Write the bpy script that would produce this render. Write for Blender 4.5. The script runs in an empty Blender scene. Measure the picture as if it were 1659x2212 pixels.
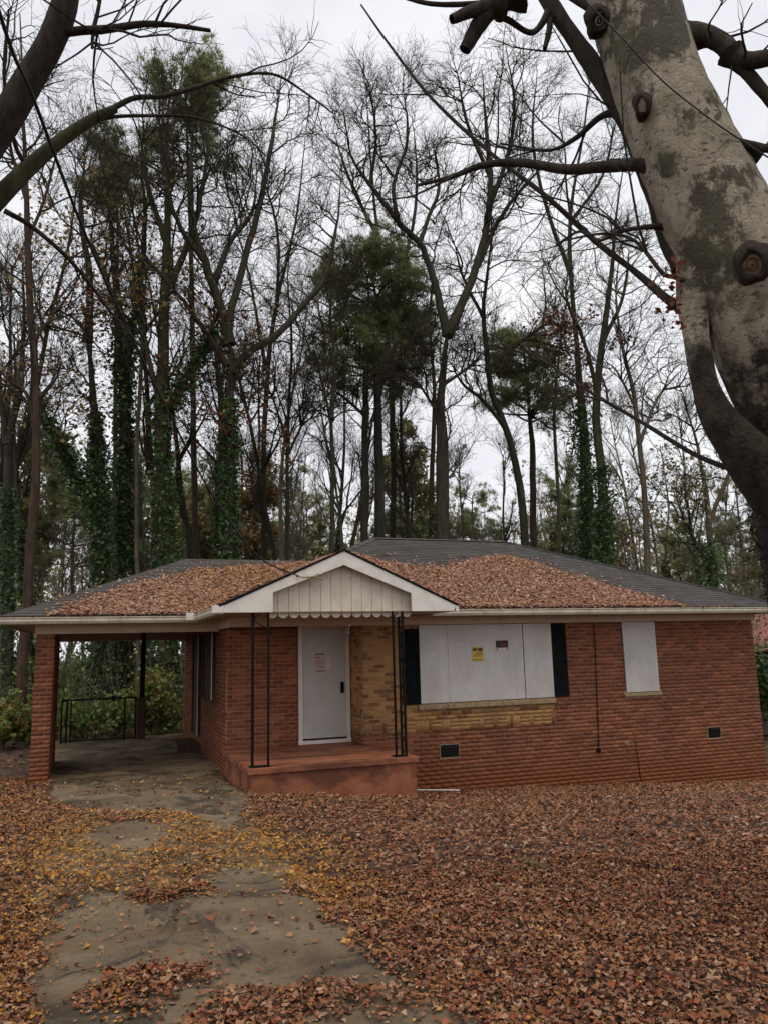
import bpy, math, random
import numpy as np
from mathutils import Matrix, Vector

random.seed(7)
rng = np.random.default_rng(11)
scene = bpy.context.scene
col = scene.collection

# ------------------------------------------------------------------ camera
PW, PH, FPX = 1659.0, 2212.0, 1690.0
_p, _r, _y = map(math.radians, (9.87, 1.43, 20.4))
CF = np.array([math.sin(_y) * math.cos(_p), math.cos(_y) * math.cos(_p), math.sin(_p)])
_R0 = np.array([math.cos(_y), -math.sin(_y), 0.0])
_U0 = np.cross(_R0, CF)
CR = math.cos(_r) * _R0 - math.sin(_r) * _U0
CU = math.sin(_r) * _R0 + math.cos(_r) * _U0
cam_data = bpy.data.cameras.new('camera')
cam_data.sensor_fit = 'VERTICAL'
cam_data.sensor_height = 36.0
cam_data.lens = 36.0 * FPX / PH
cam_data.clip_start = 0.05
cam_data.clip_end = 2000.0
cam = bpy.data.objects.new('camera', cam_data)
col.objects.link(cam)
cam.matrix_world = Matrix(((CR[0], CU[0], -CF[0], 0), (CR[1], CU[1], -CF[1], 0), (CR[2], CU[2], -CF[2], 0), (0, 0, 0, 1)))
scene.camera = cam

# ------------------------------------------------------------------ sky, sun, exposure
SUN_EL, SUN_AZ = math.radians(70), math.radians(-150)
world = bpy.data.worlds.new('World')
scene.world = world
world.use_nodes = True
wn, wl = world.node_tree.nodes, world.node_tree.links
wn.clear()
w_out = wn.new('ShaderNodeOutputWorld')
w_bg = wn.new('ShaderNodeBackground')
w_sky = wn.new('ShaderNodeTexSky')
w_sky.sky_type = 'NISHITA'
w_sky.sun_disc = False
w_sky.sun_elevation = SUN_EL
w_sky.sun_rotation = math.radians(150)
w_hs = wn.new('ShaderNodeHueSaturation')
w_hs.inputs['Saturation'].default_value = 0.25
wl.new(w_sky.outputs[0], w_hs.inputs['Color'])
w_tc = wn.new('ShaderNodeTexCoord')
w_map = wn.new('ShaderNodeMapping')
w_map.inputs['Scale'].default_value = (1.0, 1.0, 2.2)
wl.new(w_tc.outputs['Generated'], w_map.inputs['Vector'])
w_no = wn.new('ShaderNodeTexNoise')
w_no.inputs['Scale'].default_value = 3.0
w_no.inputs['Detail'].default_value = 6.0
w_no.inputs['Roughness'].default_value = 0.55
wl.new(w_map.outputs[0], w_no.inputs['Vector'])
w_cr = wn.new('ShaderNodeValToRGB')
w_cr.color_ramp.elements[0].position = 0.3
w_cr.color_ramp.elements[0].color = (7.0, 7.05, 7.6, 1)
w_cr.color_ramp.elements[1].position = 0.7
w_cr.color_ramp.elements[1].color = (9.4, 9.4, 9.65, 1)
wl.new(w_no.outputs[0], w_cr.inputs[0])
w_mix = wn.new('ShaderNodeMix')
w_mix.data_type = 'RGBA'
w_mix.inputs[0].default_value = 0.88
wl.new(w_hs.outputs[0], w_mix.inputs[6])
wl.new(w_cr.outputs[0], w_mix.inputs[7])
wl.new(w_mix.outputs[2], w_bg.inputs['Color'])
w_bg.inputs['Strength'].default_value = 0.112
wl.new(w_bg.outputs[0], w_out.inputs['Surface'])

sun_d = bpy.data.lights.new('sun', 'SUN')
sun_d.energy = 1.45
sun_d.angle = math.radians(40)
sun_d.color = (1.0, 0.92, 0.80)
sun = bpy.data.objects.new('sun', sun_d)
col.objects.link(sun)
_sd = Vector((math.cos(SUN_EL) * math.sin(SUN_AZ), math.cos(SUN_EL) * math.cos(SUN_AZ), math.sin(SUN_EL)))
sun.rotation_euler = _sd.to_track_quat('Z', 'Y').to_euler()

scene.render.engine = 'CYCLES'
scene.cycles.max_bounces = 5
scene.cycles.diffuse_bounces = 3
scene.cycles.glossy_bounces = 2
scene.cycles.transmission_bounces = 2
scene.cycles.use_denoising = True
scene.cycles.sample_clamp_indirect = 4.0
vs = scene.view_settings
vs.view_transform = 'Standard'
vs.look = 'None'
vs.gamma = 1.0
vs.exposure = 0.12
vs.use_curve_mapping = False


# ------------------------------------------------------------------ helpers
def ray(x, y):
    return CF + CR * (x - PW / 2) / FPX - CU * (y - PH / 2) / FPX

def at(x, y, Y):
    d = ray(x, y)
    return d * Y / d[1]

def at_depth(x, y, D):
    return ray(x, y) * D

def proj(P):
    P = np.asarray(P, float)
    z = P @ CF
    return PW / 2 + FPX * (P @ CR) / z, PH / 2 - FPX * (P @ CU) / z, z

def vnoise(x, y, s=1.0, seed=0.0):
    x = np.asarray(x) * s; y = np.asarray(y) * s
    return (np.sin(1.7 * x + 2.3 * y + seed) + np.sin(-2.9 * x + 1.3 * y + 1.7 * seed + 1.0) + np.sin(4.1 * x + 3.7 * y + 2.9 * seed)
            + np.sin(7.3 * x - 5.9 * y + .7 * seed) * .6 + np.sin(-9.7 * x - 11.3 * y + seed) * .4) / 4.0

ORIGIN = {}

def fast_mesh(name, V, tris=None, quads=None, colors=None, smooth=False):
    V = np.asarray(V, np.float32)
    me = bpy.data.meshes.new(name)
    me.vertices.add(len(V))
    me.vertices.foreach_set('co', V.ravel())
    idx, tot = [], []
    if tris is not None and len(tris):
        tris = np.asarray(tris, np.int32); idx.append(tris.ravel()); tot.append(np.full(len(tris), 3, np.int32))
    if quads is not None and len(quads):
        quads = np.asarray(quads, np.int32); idx.append(quads.ravel()); tot.append(np.full(len(quads), 4, np.int32))
    idx = np.concatenate(idx); tot = np.concatenate(tot)
    me.loops.add(len(idx))
    me.loops.foreach_set('vertex_index', idx)
    me.polygons.add(len(tot))
    me.polygons.foreach_set('loop_start', np.concatenate(([0], np.cumsum(tot)[:-1])).astype(np.int32))
    me.polygons.foreach_set('loop_total', tot)
    if smooth:
        me.polygons.foreach_set('use_smooth', np.ones(len(tot), bool))
    if colors is not None:
        a = me.attributes.new('Col', 'FLOAT_COLOR', 'POINT')
        c = np.ones((len(V), 4), np.float32); c[:, :3] = colors
        a.data.foreach_set('color', c.ravel())
    me.update(calc_edges=True)
    return me

class MB:
    """collects world-space shapes; build() links them as one mesh object"""
    def __init__(s):
        s.v, s.f = [], []
    def add(s, verts, faces):
        n = len(s.v)
        s.v.extend([tuple(map(float, p)) for p in verts])
        s.f.extend([tuple(i + n for i in f) for f in faces])
        return s
    def box(s, x0, x1, y0, y1, z0, z1):
        return s.add([(x0, y0, z0), (x1, y0, z0), (x1, y1, z0), (x0, y1, z0), (x0, y0, z1), (x1, y0, z1), (x1, y1, z1), (x0, y1, z1)],
                     [(0, 3, 2, 1), (4, 5, 6, 7), (0, 1, 5, 4), (1, 2, 6, 5), (2, 3, 7, 6), (3, 0, 4, 7)])
    def extr(s, poly, vec):
        """polygon (3d points) extruded along vec"""
        n = len(poly); P = [np.array(p, float) for p in poly]; v = np.array(vec, float)
        return s.add(P + [p + v for p in P], [tuple(range(n - 1, -1, -1)), tuple(range(n, 2 * n))] + [(i, (i + 1) % n, n + (i + 1) % n, n + i) for i in range(n)])
    def tube(s, pts, r, sides=6, cap=True):
        pts = np.array(pts, float); n = len(pts)
        r = np.broadcast_to(np.array(r, float), (n,))
        V, Q = tube_arrays(pts[None], r[None], sides)
        f = [tuple(q) for q in Q.tolist()]
        if cap:
            f.append(tuple(range(sides - 1, -1, -1))); f.append(tuple(range((n - 1) * sides, n * sides)))
        return s.add(V, f)
    def build(s, name, mat, parent=None, smooth=False, bevel=0.0):
        o0 = ORIGIN.get(parent.name, np.zeros(3)) if parent else np.zeros(3)
        me = bpy.data.meshes.new(name)
        me.from_pydata([tuple(np.array(p) - o0) for p in s.v], [], s.f)
        if smooth:
            me.polygons.foreach_set('use_smooth', [True] * len(me.polygons))
        me.update()
        o = link(name, me, mat, parent)
        if bevel:
            m = o.modifiers.new('bevel', 'BEVEL'); m.width = bevel; m.segments = 2; m.limit_method = 'ANGLE'
        return o

def link(name, me, mat, parent=None):
    o = bpy.data.objects.new(name, me)
    col.objects.link(o)
    if mat is not None and len(me.materials) == 0:
        me.materials.append(mat)
    if parent:
        o.parent = parent
        ORIGIN[o.name] = ORIGIN.get(parent.name, np.zeros(3))
    else:
        ORIGIN[o.name] = np.zeros(3)
    return o

def arr_obj(name, V, mat, parent=None, tris=None, quads=None, colors=None, smooth=False):
    o0 = ORIGIN.get(parent.name, np.zeros(3)) if parent else np.zeros(3)
    return link(name, fast_mesh(name, np.asarray(V) - o0, tris, quads, colors, smooth), mat, parent)

def empty(name, loc, label, cat, group=None):
    o = bpy.data.objects.new(name, None)
    o.empty_display_size = 0.2
    col.objects.link(o)
    o.location = tuple(map(float, loc))
    ORIGIN[o.name] = np.array(loc, float)
    return tag(o, label, cat, group)

def tag(o, label=None, cat=None, group=None, kind=None):
    if label: o['label'] = label
    if cat: o['category'] = cat
    if group: o['group'] = group
    if kind: o['kind'] = kind
    return o

def copy_tree(o, parent=None):
    c = o.copy(); col.objects.link(c); c.parent = parent
    for ch in list(o.children):
        copy_tree(ch, c)
    return c

def norm(v):
    return v / np.maximum(np.linalg.norm(v, axis=-1, keepdims=True), 1e-9)

def tube_arrays(P, R, sides):
    """P (N,S,3) polylines, R (N,S) radii -> verts, quads"""
    N, S, _ = P.shape
    T = np.empty_like(P)
    T[:, 1:-1] = P[:, 2:] - P[:, :-2]; T[:, 0] = P[:, 1] - P[:, 0]; T[:, -1] = P[:, -1] - P[:, -2]
    T = norm(T)
    main = norm(P[:, -1] - P[:, 0])
    ref = np.where(np.abs(main[:, 2:3]) < 0.9, np.array([[0, 0, 1.0]]), np.array([[1.0, 0, 0]]))
    ref = np.broadcast_to(ref[:, None, :], P.shape)
    A = norm(np.cross(T, ref)); B = np.cross(T, A)
    a = np.arange(sides) * 2 * math.pi / sides
    V = P[:, :, None, :] + R[:, :, None, None] * (A[:, :, None, :] * np.cos(a)[None, None, :, None] + B[:, :, None, :] * np.sin(a)[None, None, :, None])
    V = V.reshape(-1, 3)
    base = (np.arange(N)[:, None, None] * S + np.arange(S - 1)[None, :, None]) * sides
    k = np.arange(sides)[None, None, :]; k2 = (k + 1) % sides
    Q = np.stack([base + k, base + k2, base + sides + k2, base + sides + k], -1).reshape(-1, 4)
    return V, Q

def rand_rot(n, tilt=None, g=rng):
    """n rotation matrices: spin about z, then tilt up to `tilt` about a random level axis (None = any)"""
    a = g.uniform(0, 2 * math.pi, n)
    t = g.uniform(-1, 1, n) * (tilt if tilt is not None else math.pi)
    b = g.uniform(0, 2 * math.pi, n)
    ca, sa, ct, st, cb, sb = np.cos(a), np.sin(a), np.cos(t), np.sin(t), np.cos(b), np.sin(b)
    z = np.zeros(n); o = np.ones(n)
    Rz = np.stack([np.stack([ca, -sa, z], -1), np.stack([sa, ca, z], -1), np.stack([z, z, o], -1)], 1)
    Rx = np.stack([np.stack([o, z, z], -1), np.stack([z, ct, -st], -1), np.stack([z, st, ct], -1)], 1)
    Rb = np.stack([np.stack([cb, -sb, z], -1), np.stack([sb, cb, z], -1), np.stack([z, z, o], -1)], 1)
    return Rb @ Rx @ Rz

def scatter(tv, tf, pos, rot, sc):
    """instances of a template merged: returns verts, faces"""
    tv = np.asarray(tv, float); tf = np.asarray(tf)
    n, k = len(pos), len(tv)
    sc = np.asarray(sc, float)
    if sc.ndim == 1: sc = sc[:, None, None]
    else: sc = sc[:, None, :]
    V = np.einsum('nij,nkj->nki', rot, tv[None] * sc) + pos[:, None, :]
    Fc = tf[None] + (np.arange(n) * k)[:, None, None]
    return V.reshape(-1, 3), Fc.reshape(-1, tf.shape[1])


# ------------------------------------------------------------------ materials
def newmat(name):
    m = bpy.data.materials.new(name)
    m.use_nodes = True
    nt = m.node_tree
    b = nt.nodes['Principled BSDF']
    b.inputs['Specular IOR Level'].default_value = 0.3
    return m, nt, b

def nd(nt, t, **kw):
    n = nt.nodes.new(t)
    for k, v in kw.items():
        if k in n.inputs: n.inputs[k].default_value = v
        else: setattr(n, k, v)
    return n

def ramp(nt, src, stops):
    r = nt.nodes.new('ShaderNodeValToRGB')
    e = r.color_ramp.elements
    while len(e) < len(stops): e.new(0.5)
    for i, (p, c) in enumerate(stops):
        e[i].position = p
        e[i].color = (*c, 1) if not isinstance(c, (int, float)) else (c, c, c, 1)
    nt.links.new(src, r.inputs[0])
    return r.outputs[0]

def mixc(nt, fac, a, b, mode='MIX'):
    m = nt.nodes.new('ShaderNodeMix')
    m.data_type = 'RGBA'; m.blend_type = mode
    for s, v in ((0, fac), (6, a), (7, b)):
        if isinstance(v, (int, float)): m.inputs[s].default_value = v
        elif isinstance(v, tuple): m.inputs[s].default_value = (*v, 1)
        else: nt.links.new(v, m.inputs[s])
    return m.outputs[2]

def noise(nt, scale, detail=5.0, rough=0.6, vec='Object', stretch=None, dist=0.0):
    tc = nt.nodes.new('ShaderNodeTexCoord')
    if vec == 'World':
        g = nt.nodes.new('ShaderNodeNewGeometry'); src = g.outputs['Position']
    else:
        src = tc.outputs[vec]
    if stretch:
        mp = nt.nodes.new('ShaderNodeMapping'); mp.inputs['Scale'].default_value = stretch
        nt.links.new(src, mp.inputs['Vector']); src = mp.outputs[0]
    n = nd(nt, 'ShaderNodeTexNoise', Scale=scale, Detail=detail, Roughness=rough, Distortion=dist)
    nt.links.new(src, n.inputs['Vector'])
    return n.outputs[0]

def bump(nt, b, h, strength=0.3, dist=0.02):
    n = nd(nt, 'ShaderNodeBump', Strength=strength, Distance=dist)
    nt.links.new(h, n.inputs['Height'])
    nt.links.new(n.outputs[0], b.inputs['Normal'])

def simple(name, c1, c2, scale=6.0, rough=0.8, bmp=0.2, stretch=None, vec='World', dist=0.01, contrast=(0.35, 0.68)):
    m, nt, b = newmat(name)
    n = noise(nt, scale, vec=vec, stretch=stretch)
    nt.links.new(ramp(nt, n, [(contrast[0], c1), (contrast[1], c2)]), b.inputs['Base Color'])
    b.inputs['Roughness'].default_value = rough
    if bmp:
        bump(nt, b, noise(nt, scale * 4, vec=vec, stretch=stretch), bmp, dist)
    return m

def height_mask(nt, z0, z1, amp, scale):
    """1 below z0, 0 above z1 (world height) with a ragged edge: splashed clay"""
    g = nt.nodes.new('ShaderNodeNewGeometry')
    sp = nt.nodes.new('ShaderNodeSeparateXYZ'); nt.links.new(g.outputs['Position'], sp.inputs[0])
    slope = nd(nt, 'ShaderNodeMath', operation='MULTIPLY_ADD')
    nt.links.new(sp.outputs['X'], slope.inputs[0]); slope.inputs[1].default_value = 0.055
    nt.links.new(sp.outputs['Z'], slope.inputs[2])
    nz = noise(nt, scale, vec='World', detail=4)
    ma = nd(nt, 'ShaderNodeMath', operation='MULTIPLY_ADD')
    nt.links.new(nz, ma.inputs[0]); ma.inputs[1].default_value = amp; nt.links.new(slope.outputs[0], ma.inputs[2])
    mr = nd(nt, 'ShaderNodeMapRange')
    mr.inputs['From Min'].default_value = z0 + amp * .5; mr.inputs['From Max'].default_value = z1 + amp * .5
    mr.inputs['To Min'].default_value = 1; mr.inputs['To Max'].default_value = 0
    nt.links.new(ma.outputs[0], mr.inputs['Value'])
    return mr.outputs[0]

def brick_mat(name, stops, stain=True):
    m, nt, b = newmat(name)
    oi = nt.nodes.new('ShaderNodeObjectInfo'); g = nt.nodes.new('ShaderNodeNewGeometry')
    ad = nd(nt, 'ShaderNodeMath', operation='ADD'); nt.links.new(oi.outputs['Random'], ad.inputs[0]); nt.links.new(g.outputs['Random Per Island'], ad.inputs[1])
    fr = nd(nt, 'ShaderNodeMath', operation='FRACT'); nt.links.new(ad.outputs[0], fr.inputs[0])
    c = ramp(nt, fr.outputs[0], stops)
    c = mixc(nt, ramp(nt, noise(nt, 0.9, vec='World', detail=3), [(0.42, 0.0), (0.7, 0.5)]), c, (0.075, 0.032, 0.02))
    c = mixc(nt, ramp(nt, noise(nt, 60, vec='World'), [(0.4, 0.0), (0.8, 0.3)]), c, (0.20, 0.09, 0.055))
    if stain:
        c = mixc(nt, height_mask(nt, -2.15, -1.45, 0.9, 1.7), c, mixc(nt, noise(nt, 5, vec='World'), (0.15, 0.046, 0.018), (0.27, 0.088, 0.032)))
    nt.links.new(c, b.inputs['Base Color'])
    b.inputs['Roughness'].default_value = 0.85
    bump(nt, b, noise(nt, 90, vec='World'), 0.4, 0.004)
    return m

M = {}
M['brick'] = brick_mat('red_brick', [(0.0, (0.135, 0.040, 0.018)), (0.3, (0.20, 0.062, 0.026)), (0.65, (0.25, 0.080, 0.034)), (0.9, (0.31, 0.108, 0.048)), (1.0, (0.155, 0.055, 0.032))])
M['brick_yellow'] = brick_mat('yellow_brick', [(0.0, (0.17, 0.075, 0.026)), (0.14, (0.24, 0.11, 0.035)), (0.2, (0.38, 0.20, 0.062)), (0.6, (0.44, 0.245, 0.082)), (0.85, (0.38, 0.205, 0.068)), (1.0, (0.46, 0.28, 0.10))], stain=False)
def mortar_mat(name, c1, c2, stain):
    m, nt, b = newmat(name)
    c = ramp(nt, noise(nt, 8, vec='World'), [(0.3, c1), (0.7, c2)])
    if stain:
        c = mixc(nt, height_mask(nt, -2.15, -1.45, 0.9, 1.7), c, (0.20, 0.062, 0.022))
    nt.links.new(c, b.inputs['Base Color']); b.inputs['Roughness'].default_value = 0.95
    return m
M['mortar'] = mortar_mat('mortar', (0.30, 0.165, 0.10), (0.42, 0.26, 0.175), True)
M['mortar_y'] = mortar_mat('mortar_warm', (0.30, 0.18, 0.07), (0.40, 0.25, 0.10), False)

def paint(name, c, dirt, amt=0.5, scale=4, rough=0.55):
    m, nt, b = newmat(name)
    n1 = ramp(nt, noise(nt, scale, vec='World', detail=7, rough=.7), [(0.42, 0.0), (0.75, amt)])
    n2 = ramp(nt, noise(nt, 14, vec='World', stretch=(1, 1, .12)), [(0.5, 0.0), (0.8, amt * .6)])
    cc = mixc(nt, n2, mixc(nt, n1, c, dirt), dirt)
    nt.links.new(cc, b.inputs['Base Color'])
    b.inputs['Roughness'].default_value = rough
    bump(nt, b, noise(nt, 40, vec='World'), 0.08, 0.004)
    return m
M['white'] = paint('white_paint', (0.74, 0.70, 0.64), (0.42, 0.36, 0.28), 0.5)
M['siding'] = paint('aged_white_siding', (0.66, 0.59, 0.49), (0.42, 0.33, 0.24), 0.6)
M['cream'] = paint('cream_gutter', (0.60, 0.54, 0.43), (0.26, 0.20, 0.13), 0.8, 3)
M['frieze'] = paint('tan_frieze', (0.60, 0.45, 0.34), (0.40, 0.27, 0.18), 0.6)
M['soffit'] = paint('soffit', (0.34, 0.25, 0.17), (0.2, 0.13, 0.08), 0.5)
M['board'] = paint('plywood_paint', (0.54, 0.515, 0.49), (0.37, 0.33, 0.29), 0.75, 1.8, 0.6)
M['door'] = paint('door_paint', (0.50, 0.48, 0.44), (0.36, 0.33, 0.28), 0.5, 2.5)
M['door_frame'] = paint('frame_paint', (0.72, 0.66, 0.60), (0.5, 0.42, 0.34), 0.5)
M['shutter'] = simple('black_shutter', (0.005, 0.0055, 0.006), (0.010, 0.011, 0.012), 8, 0.85, 0.1)
M['iron'] = simple('wrought_iron', (0.006, 0.005, 0.005), (0.014, 0.010, 0.008), 20, 0.85, 0.2)
for k_ in ('shutter', 'iron'): M[k_].node_tree.nodes['Principled BSDF'].inputs['Specular IOR Level'].default_value = 0.12
M['dark'] = simple('dark_opening', (0.006, 0.005, 0.005), (0.012, 0.01, 0.009), 8, 0.9, 0.0)
M['sill'] = simple('sill_stone', (0.22, 0.15, 0.09), (0.38, 0.27, 0.15), 12, 0.9, 0.3)
M['brown_wood_and_shade'] = simple('brown_wood_and_shade', (0.045, 0.025, 0.016), (0.085, 0.05, 0.03), 5, 0.8, 0.2, stretch=(4, 4, .4))  # brown wood; its dark tone also stands in for shade on the side frames

def terracotta():
    m, nt, b = newmat('terracotta_paint')
    c = ramp(nt, noise(nt, 3, vec='World', detail=6, rough=.65), [(0.3, (0.17, 0.056, 0.027)), (0.5, (0.28, 0.098, 0.047)), (0.72, (0.34, 0.14, 0.075))])
    c = mixc(nt, ramp(nt, noise(nt, 1.6, vec='World', stretch=(.6, 2.2, 1), detail=5), [(0.49, 0.0), (0.60, 0.8)]), c, (0.085, 0.028, 0.016))
    c = mixc(nt, ramp(nt, noise(nt, 40, vec='World'), [(0.5, 0.0), (0.8, 0.3)]), c, (0.10, 0.05, 0.03))
    nt.links.new(c, b.inputs['Base Color'])
    nt.links.new(ramp(nt, noise(nt, 2, vec='World'), [(0.35, 0.45), (0.65, 0.8)]), b.inputs['Roughness'])
    bump(nt, b, noise(nt, 25, vec='World'), 0.15, 0.01)
    return m
M['terracotta'] = terracotta()

def shingle_mat():
    m, nt, b = newmat('asphalt_shingle')
    c = ramp(nt, noise(nt, 2.0, vec='World', detail=6), [(0.3, (0.042, 0.037, 0.034)), (0.7, (0.082, 0.074, 0.068))])
    vor = nd(nt, 'ShaderNodeTexVoronoi', Scale=1.0)
    g = nt.nodes.new('ShaderNodeNewGeometry')
    mp = nt.nodes.new('ShaderNodeMapping'); mp.inputs['Scale'].default_value = (3.3, 7.0, 7.0)
    nt.links.new(g.outputs['Position'], mp.inputs['Vector']); nt.links.new(mp.outputs[0], vor.inputs['Vector'])
    c = mixc(nt, 0.45, c, ramp(nt, vor.outputs['Color'], [(0.0, (0.035, 0.032, 0.031)), (1.0, (0.12, 0.112, 0.105))]))
    c = mixc(nt, ramp(nt, noise(nt, 160, vec='World', detail=2), [(0.45, 0.0), (0.8, 0.6)]), c, (0.13, 0.125, 0.12))
    c = mixc(nt, ramp(nt, noise(nt, 1.1, vec='World', detail=5), [(0.58, 0.0), (0.72, 0.5)]), c, (0.035, 0.04, 0.022))
    nt.links.new(c, b.inputs['Base Color'])
    b.inputs['Roughness'].default_value = 0.9
    bump(nt, b, noise(nt, 120, vec='World'), 0.4, 0.006)
    return m
M['shingle'] = shingle_mat()

def attr_mat(name, rough=0.75, trans=0.0, spec=0.2, var=0.25):
    m, nt, b = newmat(name)
    a = nt.nodes.new('ShaderNodeAttribute'); a.attribute_name = 'Col'
    c = mixc(nt, ramp(nt, noise(nt, 35, vec='World'), [(0.4, 0.0), (0.7, var * 2)]), a.outputs['Color'], mixc(nt, 1.0, a.outputs['Color'], (0.45, 0.40, 0.36), 'MULTIPLY'))
    nt.links.new(c, b.inputs['Base Color'])
    b.inputs['Roughness'].default_value = rough
    b.inputs['Specular IOR Level'].default_value = spec
    if trans:
        t = nt.nodes.new('ShaderNodeBsdfTranslucent'); nt.links.new(a.outputs['Color'], t.inputs['Color'])
        mx = nt.nodes.new('ShaderNodeMixShader'); mx.inputs[0].default_value = trans
        nt.links.new(b.outputs[0], mx.inputs[1]); nt.links.new(t.outputs[0], mx.inputs[2])
        nt.links.new(mx.outputs[0], nt.nodes['Material Output'].inputs['Surface'])
    return m
M['leaf'] = attr_mat('dead_leaf', 0.85, 0.0, 0.12, .18)
M['foliage'] = attr_mat('foliage', 0.38, 0.40, 0.5, 0.06)

def bark(name, c1, c2, c3, scale=3.0, lichen=None):
    m, nt, b = newmat(name)
    n = noise(nt, scale, vec='World', stretch=(3, 3, 0.6), detail=7, rough=.7)
    c = ramp(nt, n, [(0.3, c1), (0.5, c2), (0.72, c3)])
    if lichen:
        c = mixc(nt, ramp(nt, noise(nt, 1.6, vec='World', detail=5), [(0.5, 0.0), (0.65, 0.7)]), c, lichen)
    nt.links.new(c, b.inputs['Base Color'])
    b.inputs['Roughness'].default_value = 0.92
    b.inputs['Specular IOR Level'].default_value = 0.15
    bump(nt, b, noise(nt, scale * 4, vec='World', stretch=(3, 3, .5), detail=5), 0.7, 0.03)
    return m
M['bark'] = bark('dark_bark', (0.020, 0.017, 0.012), (0.044, 0.037, 0.027), (0.075, 0.064, 0.048), lichen=(0.035, 0.04, 0.017))
M['bark_red'] = bark('reddish_bark', (0.026, 0.017, 0.012), (0.055, 0.036, 0.026), (0.09, 0.062, 0.046))
M['bark_grey'] = bark('grey_bark', (0.022, 0.019, 0.015), (0.046, 0.040, 0.032), (0.08, 0.07, 0.056), lichen=(0.06, 0.07, 0.045))
M['bark_tan'] = bark('tan_bark', (0.05, 0.038, 0.026), (0.10, 0.078, 0.055), (0.15, 0.12, 0.085))
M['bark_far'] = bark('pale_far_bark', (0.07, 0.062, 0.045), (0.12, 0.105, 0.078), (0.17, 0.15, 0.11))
M['bark_moss'] = bark('mossy_bark', (0.022, 0.020, 0.012), (0.05, 0.045, 0.026), (0.085, 0.078, 0.045), lichen=(0.055, 0.06, 0.02))


# ------------------------------------------------------------------ terrain
def zg(X, Y):
    X = np.asarray(X, float); Y = np.asarray(Y, float)
    zh = np.interp(X, [-30, -3, 2, 5.8, 9.8, 14, 25, 60], [-2.0, -2.15, -2.18, -2.66, -2.85, -3.12, -3.5, -3.9])
    t = np.clip(Y / 14, -1, 1)
    s = 0.6 * t + 0.4 * t * np.abs(t)
    return -1.6 + (zh + 1.6) * s

def zground(X, Y):
    X = np.asarray(X, float); Y = np.asarray(Y, float)
    far = np.clip((Y - 24) / 40, 0, 3)
    under = (X > -0.85) & (X < 2.3) & (Y > 15.65) & (Y < 22.4)
    return zg(X, Y) + 0.025 * vnoise(X, Y, 0.8, 2.0) - 0.35 * far + 0.02 * vnoise(X, Y, 3.1, 5.) - 0.12 * np.clip((Y - 15.6) * 2, 0, 1) - 0.3 * under

gx = np.concatenate([np.linspace(-400, -30, 20), np.linspace(-28, -6, 24), np.linspace(-5.5, 16, 173), np.linspace(17, 60, 44), np.linspace(70, 500, 22)])
gy = np.concatenate([np.linspace(-300, -20, 12), np.linspace(-18, 1, 16), np.linspace(1.5, 16, 146), np.linspace(16.5, 60, 60), np.linspace(65, 600, 30)])
GX, GY = np.meshgrid(gx, gy)
GV = np.stack([GX, GY, zground(GX, GY)], -1).reshape(-1, 3)
ni, nj = len(gx), len(gy)
ii, jj = np.meshgrid(np.arange(ni - 1), np.arange(nj - 1))
a0 = (jj * ni + ii).ravel()
GQ = np.stack([a0, a0 + 1, a0 + 1 + ni, a0 + ni], -1)

def ground_mat():
    m, nt, b = newmat('leaf_strewn_soil')
    g = nt.nodes.new('ShaderNodeNewGeometry')
    v = nd(nt, 'ShaderNodeTexVoronoi', Scale=14.0); nt.links.new(g.outputs['Position'], v.inputs['Vector'])
    sep = nt.nodes.new('ShaderNodeSeparateColor'); nt.links.new(v.outputs['Color'], sep.inputs[0])
    c = ramp(nt, sep.outputs[0], [(0.0, (0.020, 0.012, 0.008)), (0.35, (0.05, 0.028, 0.018)), (0.7, (0.095, 0.052, 0.033)), (1.0, (0.14, 0.085, 0.055))])
    c = mixc(nt, ramp(nt, noise(nt, 0.5, vec='World', detail=5), [(0.5, 0.0), (0.7, 0.6)]), c, (0.035, 0.032, 0.016))
    nt.links.new(c, b.inputs['Base Color'])
    b.inputs['Roughness'].default_value = 0.9
    bump(nt, b, v.outputs['Distance'], 0.8, 0.03)
    return m
M['ground'] = ground_mat()
ground = tag(arr_obj('ground', GV, M['ground'], quads=GQ, smooth=True), 'leaf strewn front yard sloping down to the house', None, kind='structure')

# driveway: a concrete sheet lying on the ground
def drive_edges(Y):
    l = np.interp(Y, [-8, 3.5, 6.7, 10.6, 15.0, 16], [-0.55, -0.45, -0.42, -0.35, -0.62, -0.62]) + 0.03 * np.sin(Y * 2.1) + 0.02 * np.sin(Y * 5.7)
    r = np.interp(Y, [-8, 3.5, 5.7, 8.6, 11.4, 12.2, 16], [1.75, 1.72, 1.62, 1.75, 2.2, 2.28, 2.34]) + 0.03 * np.sin(Y * 1.7 + 1) * (np.asarray(Y) < 11)
    return l, r
dy = np.linspace(-8, 15.6, 260)
du = np.linspace(0, 1, 26)
L, Rr = drive_edges(dy)
DX = L[:, None] + (Rr - L)[:, None] * du[None]
DYY = np.repeat(dy[:, None], len(du), 1)
DZ = zground(DX, DYY) + 0.045 + 0.006 * vnoise(DX, DYY, 2.0, 1.)
_k = np.clip((DYY - 13.6) / 1.6, 0, 1)
DZ = DZ * (1 - _k) + (-2.166) * _k
DZ[:, 0] -= 0.06; DZ[:, -1] -= 0.06
DV = np.stack([DX, DYY, DZ], -1).reshape(-1, 3)
nd_i = len(du)
ii, jj = np.meshgrid(np.arange(nd_i - 1), np.arange(len(dy) - 1))
a0 = (jj * nd_i + ii).ravel()
DQ = np.stack([a0, a0 + 1, a0 + 1 + nd_i, a0 + nd_i], -1)

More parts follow.
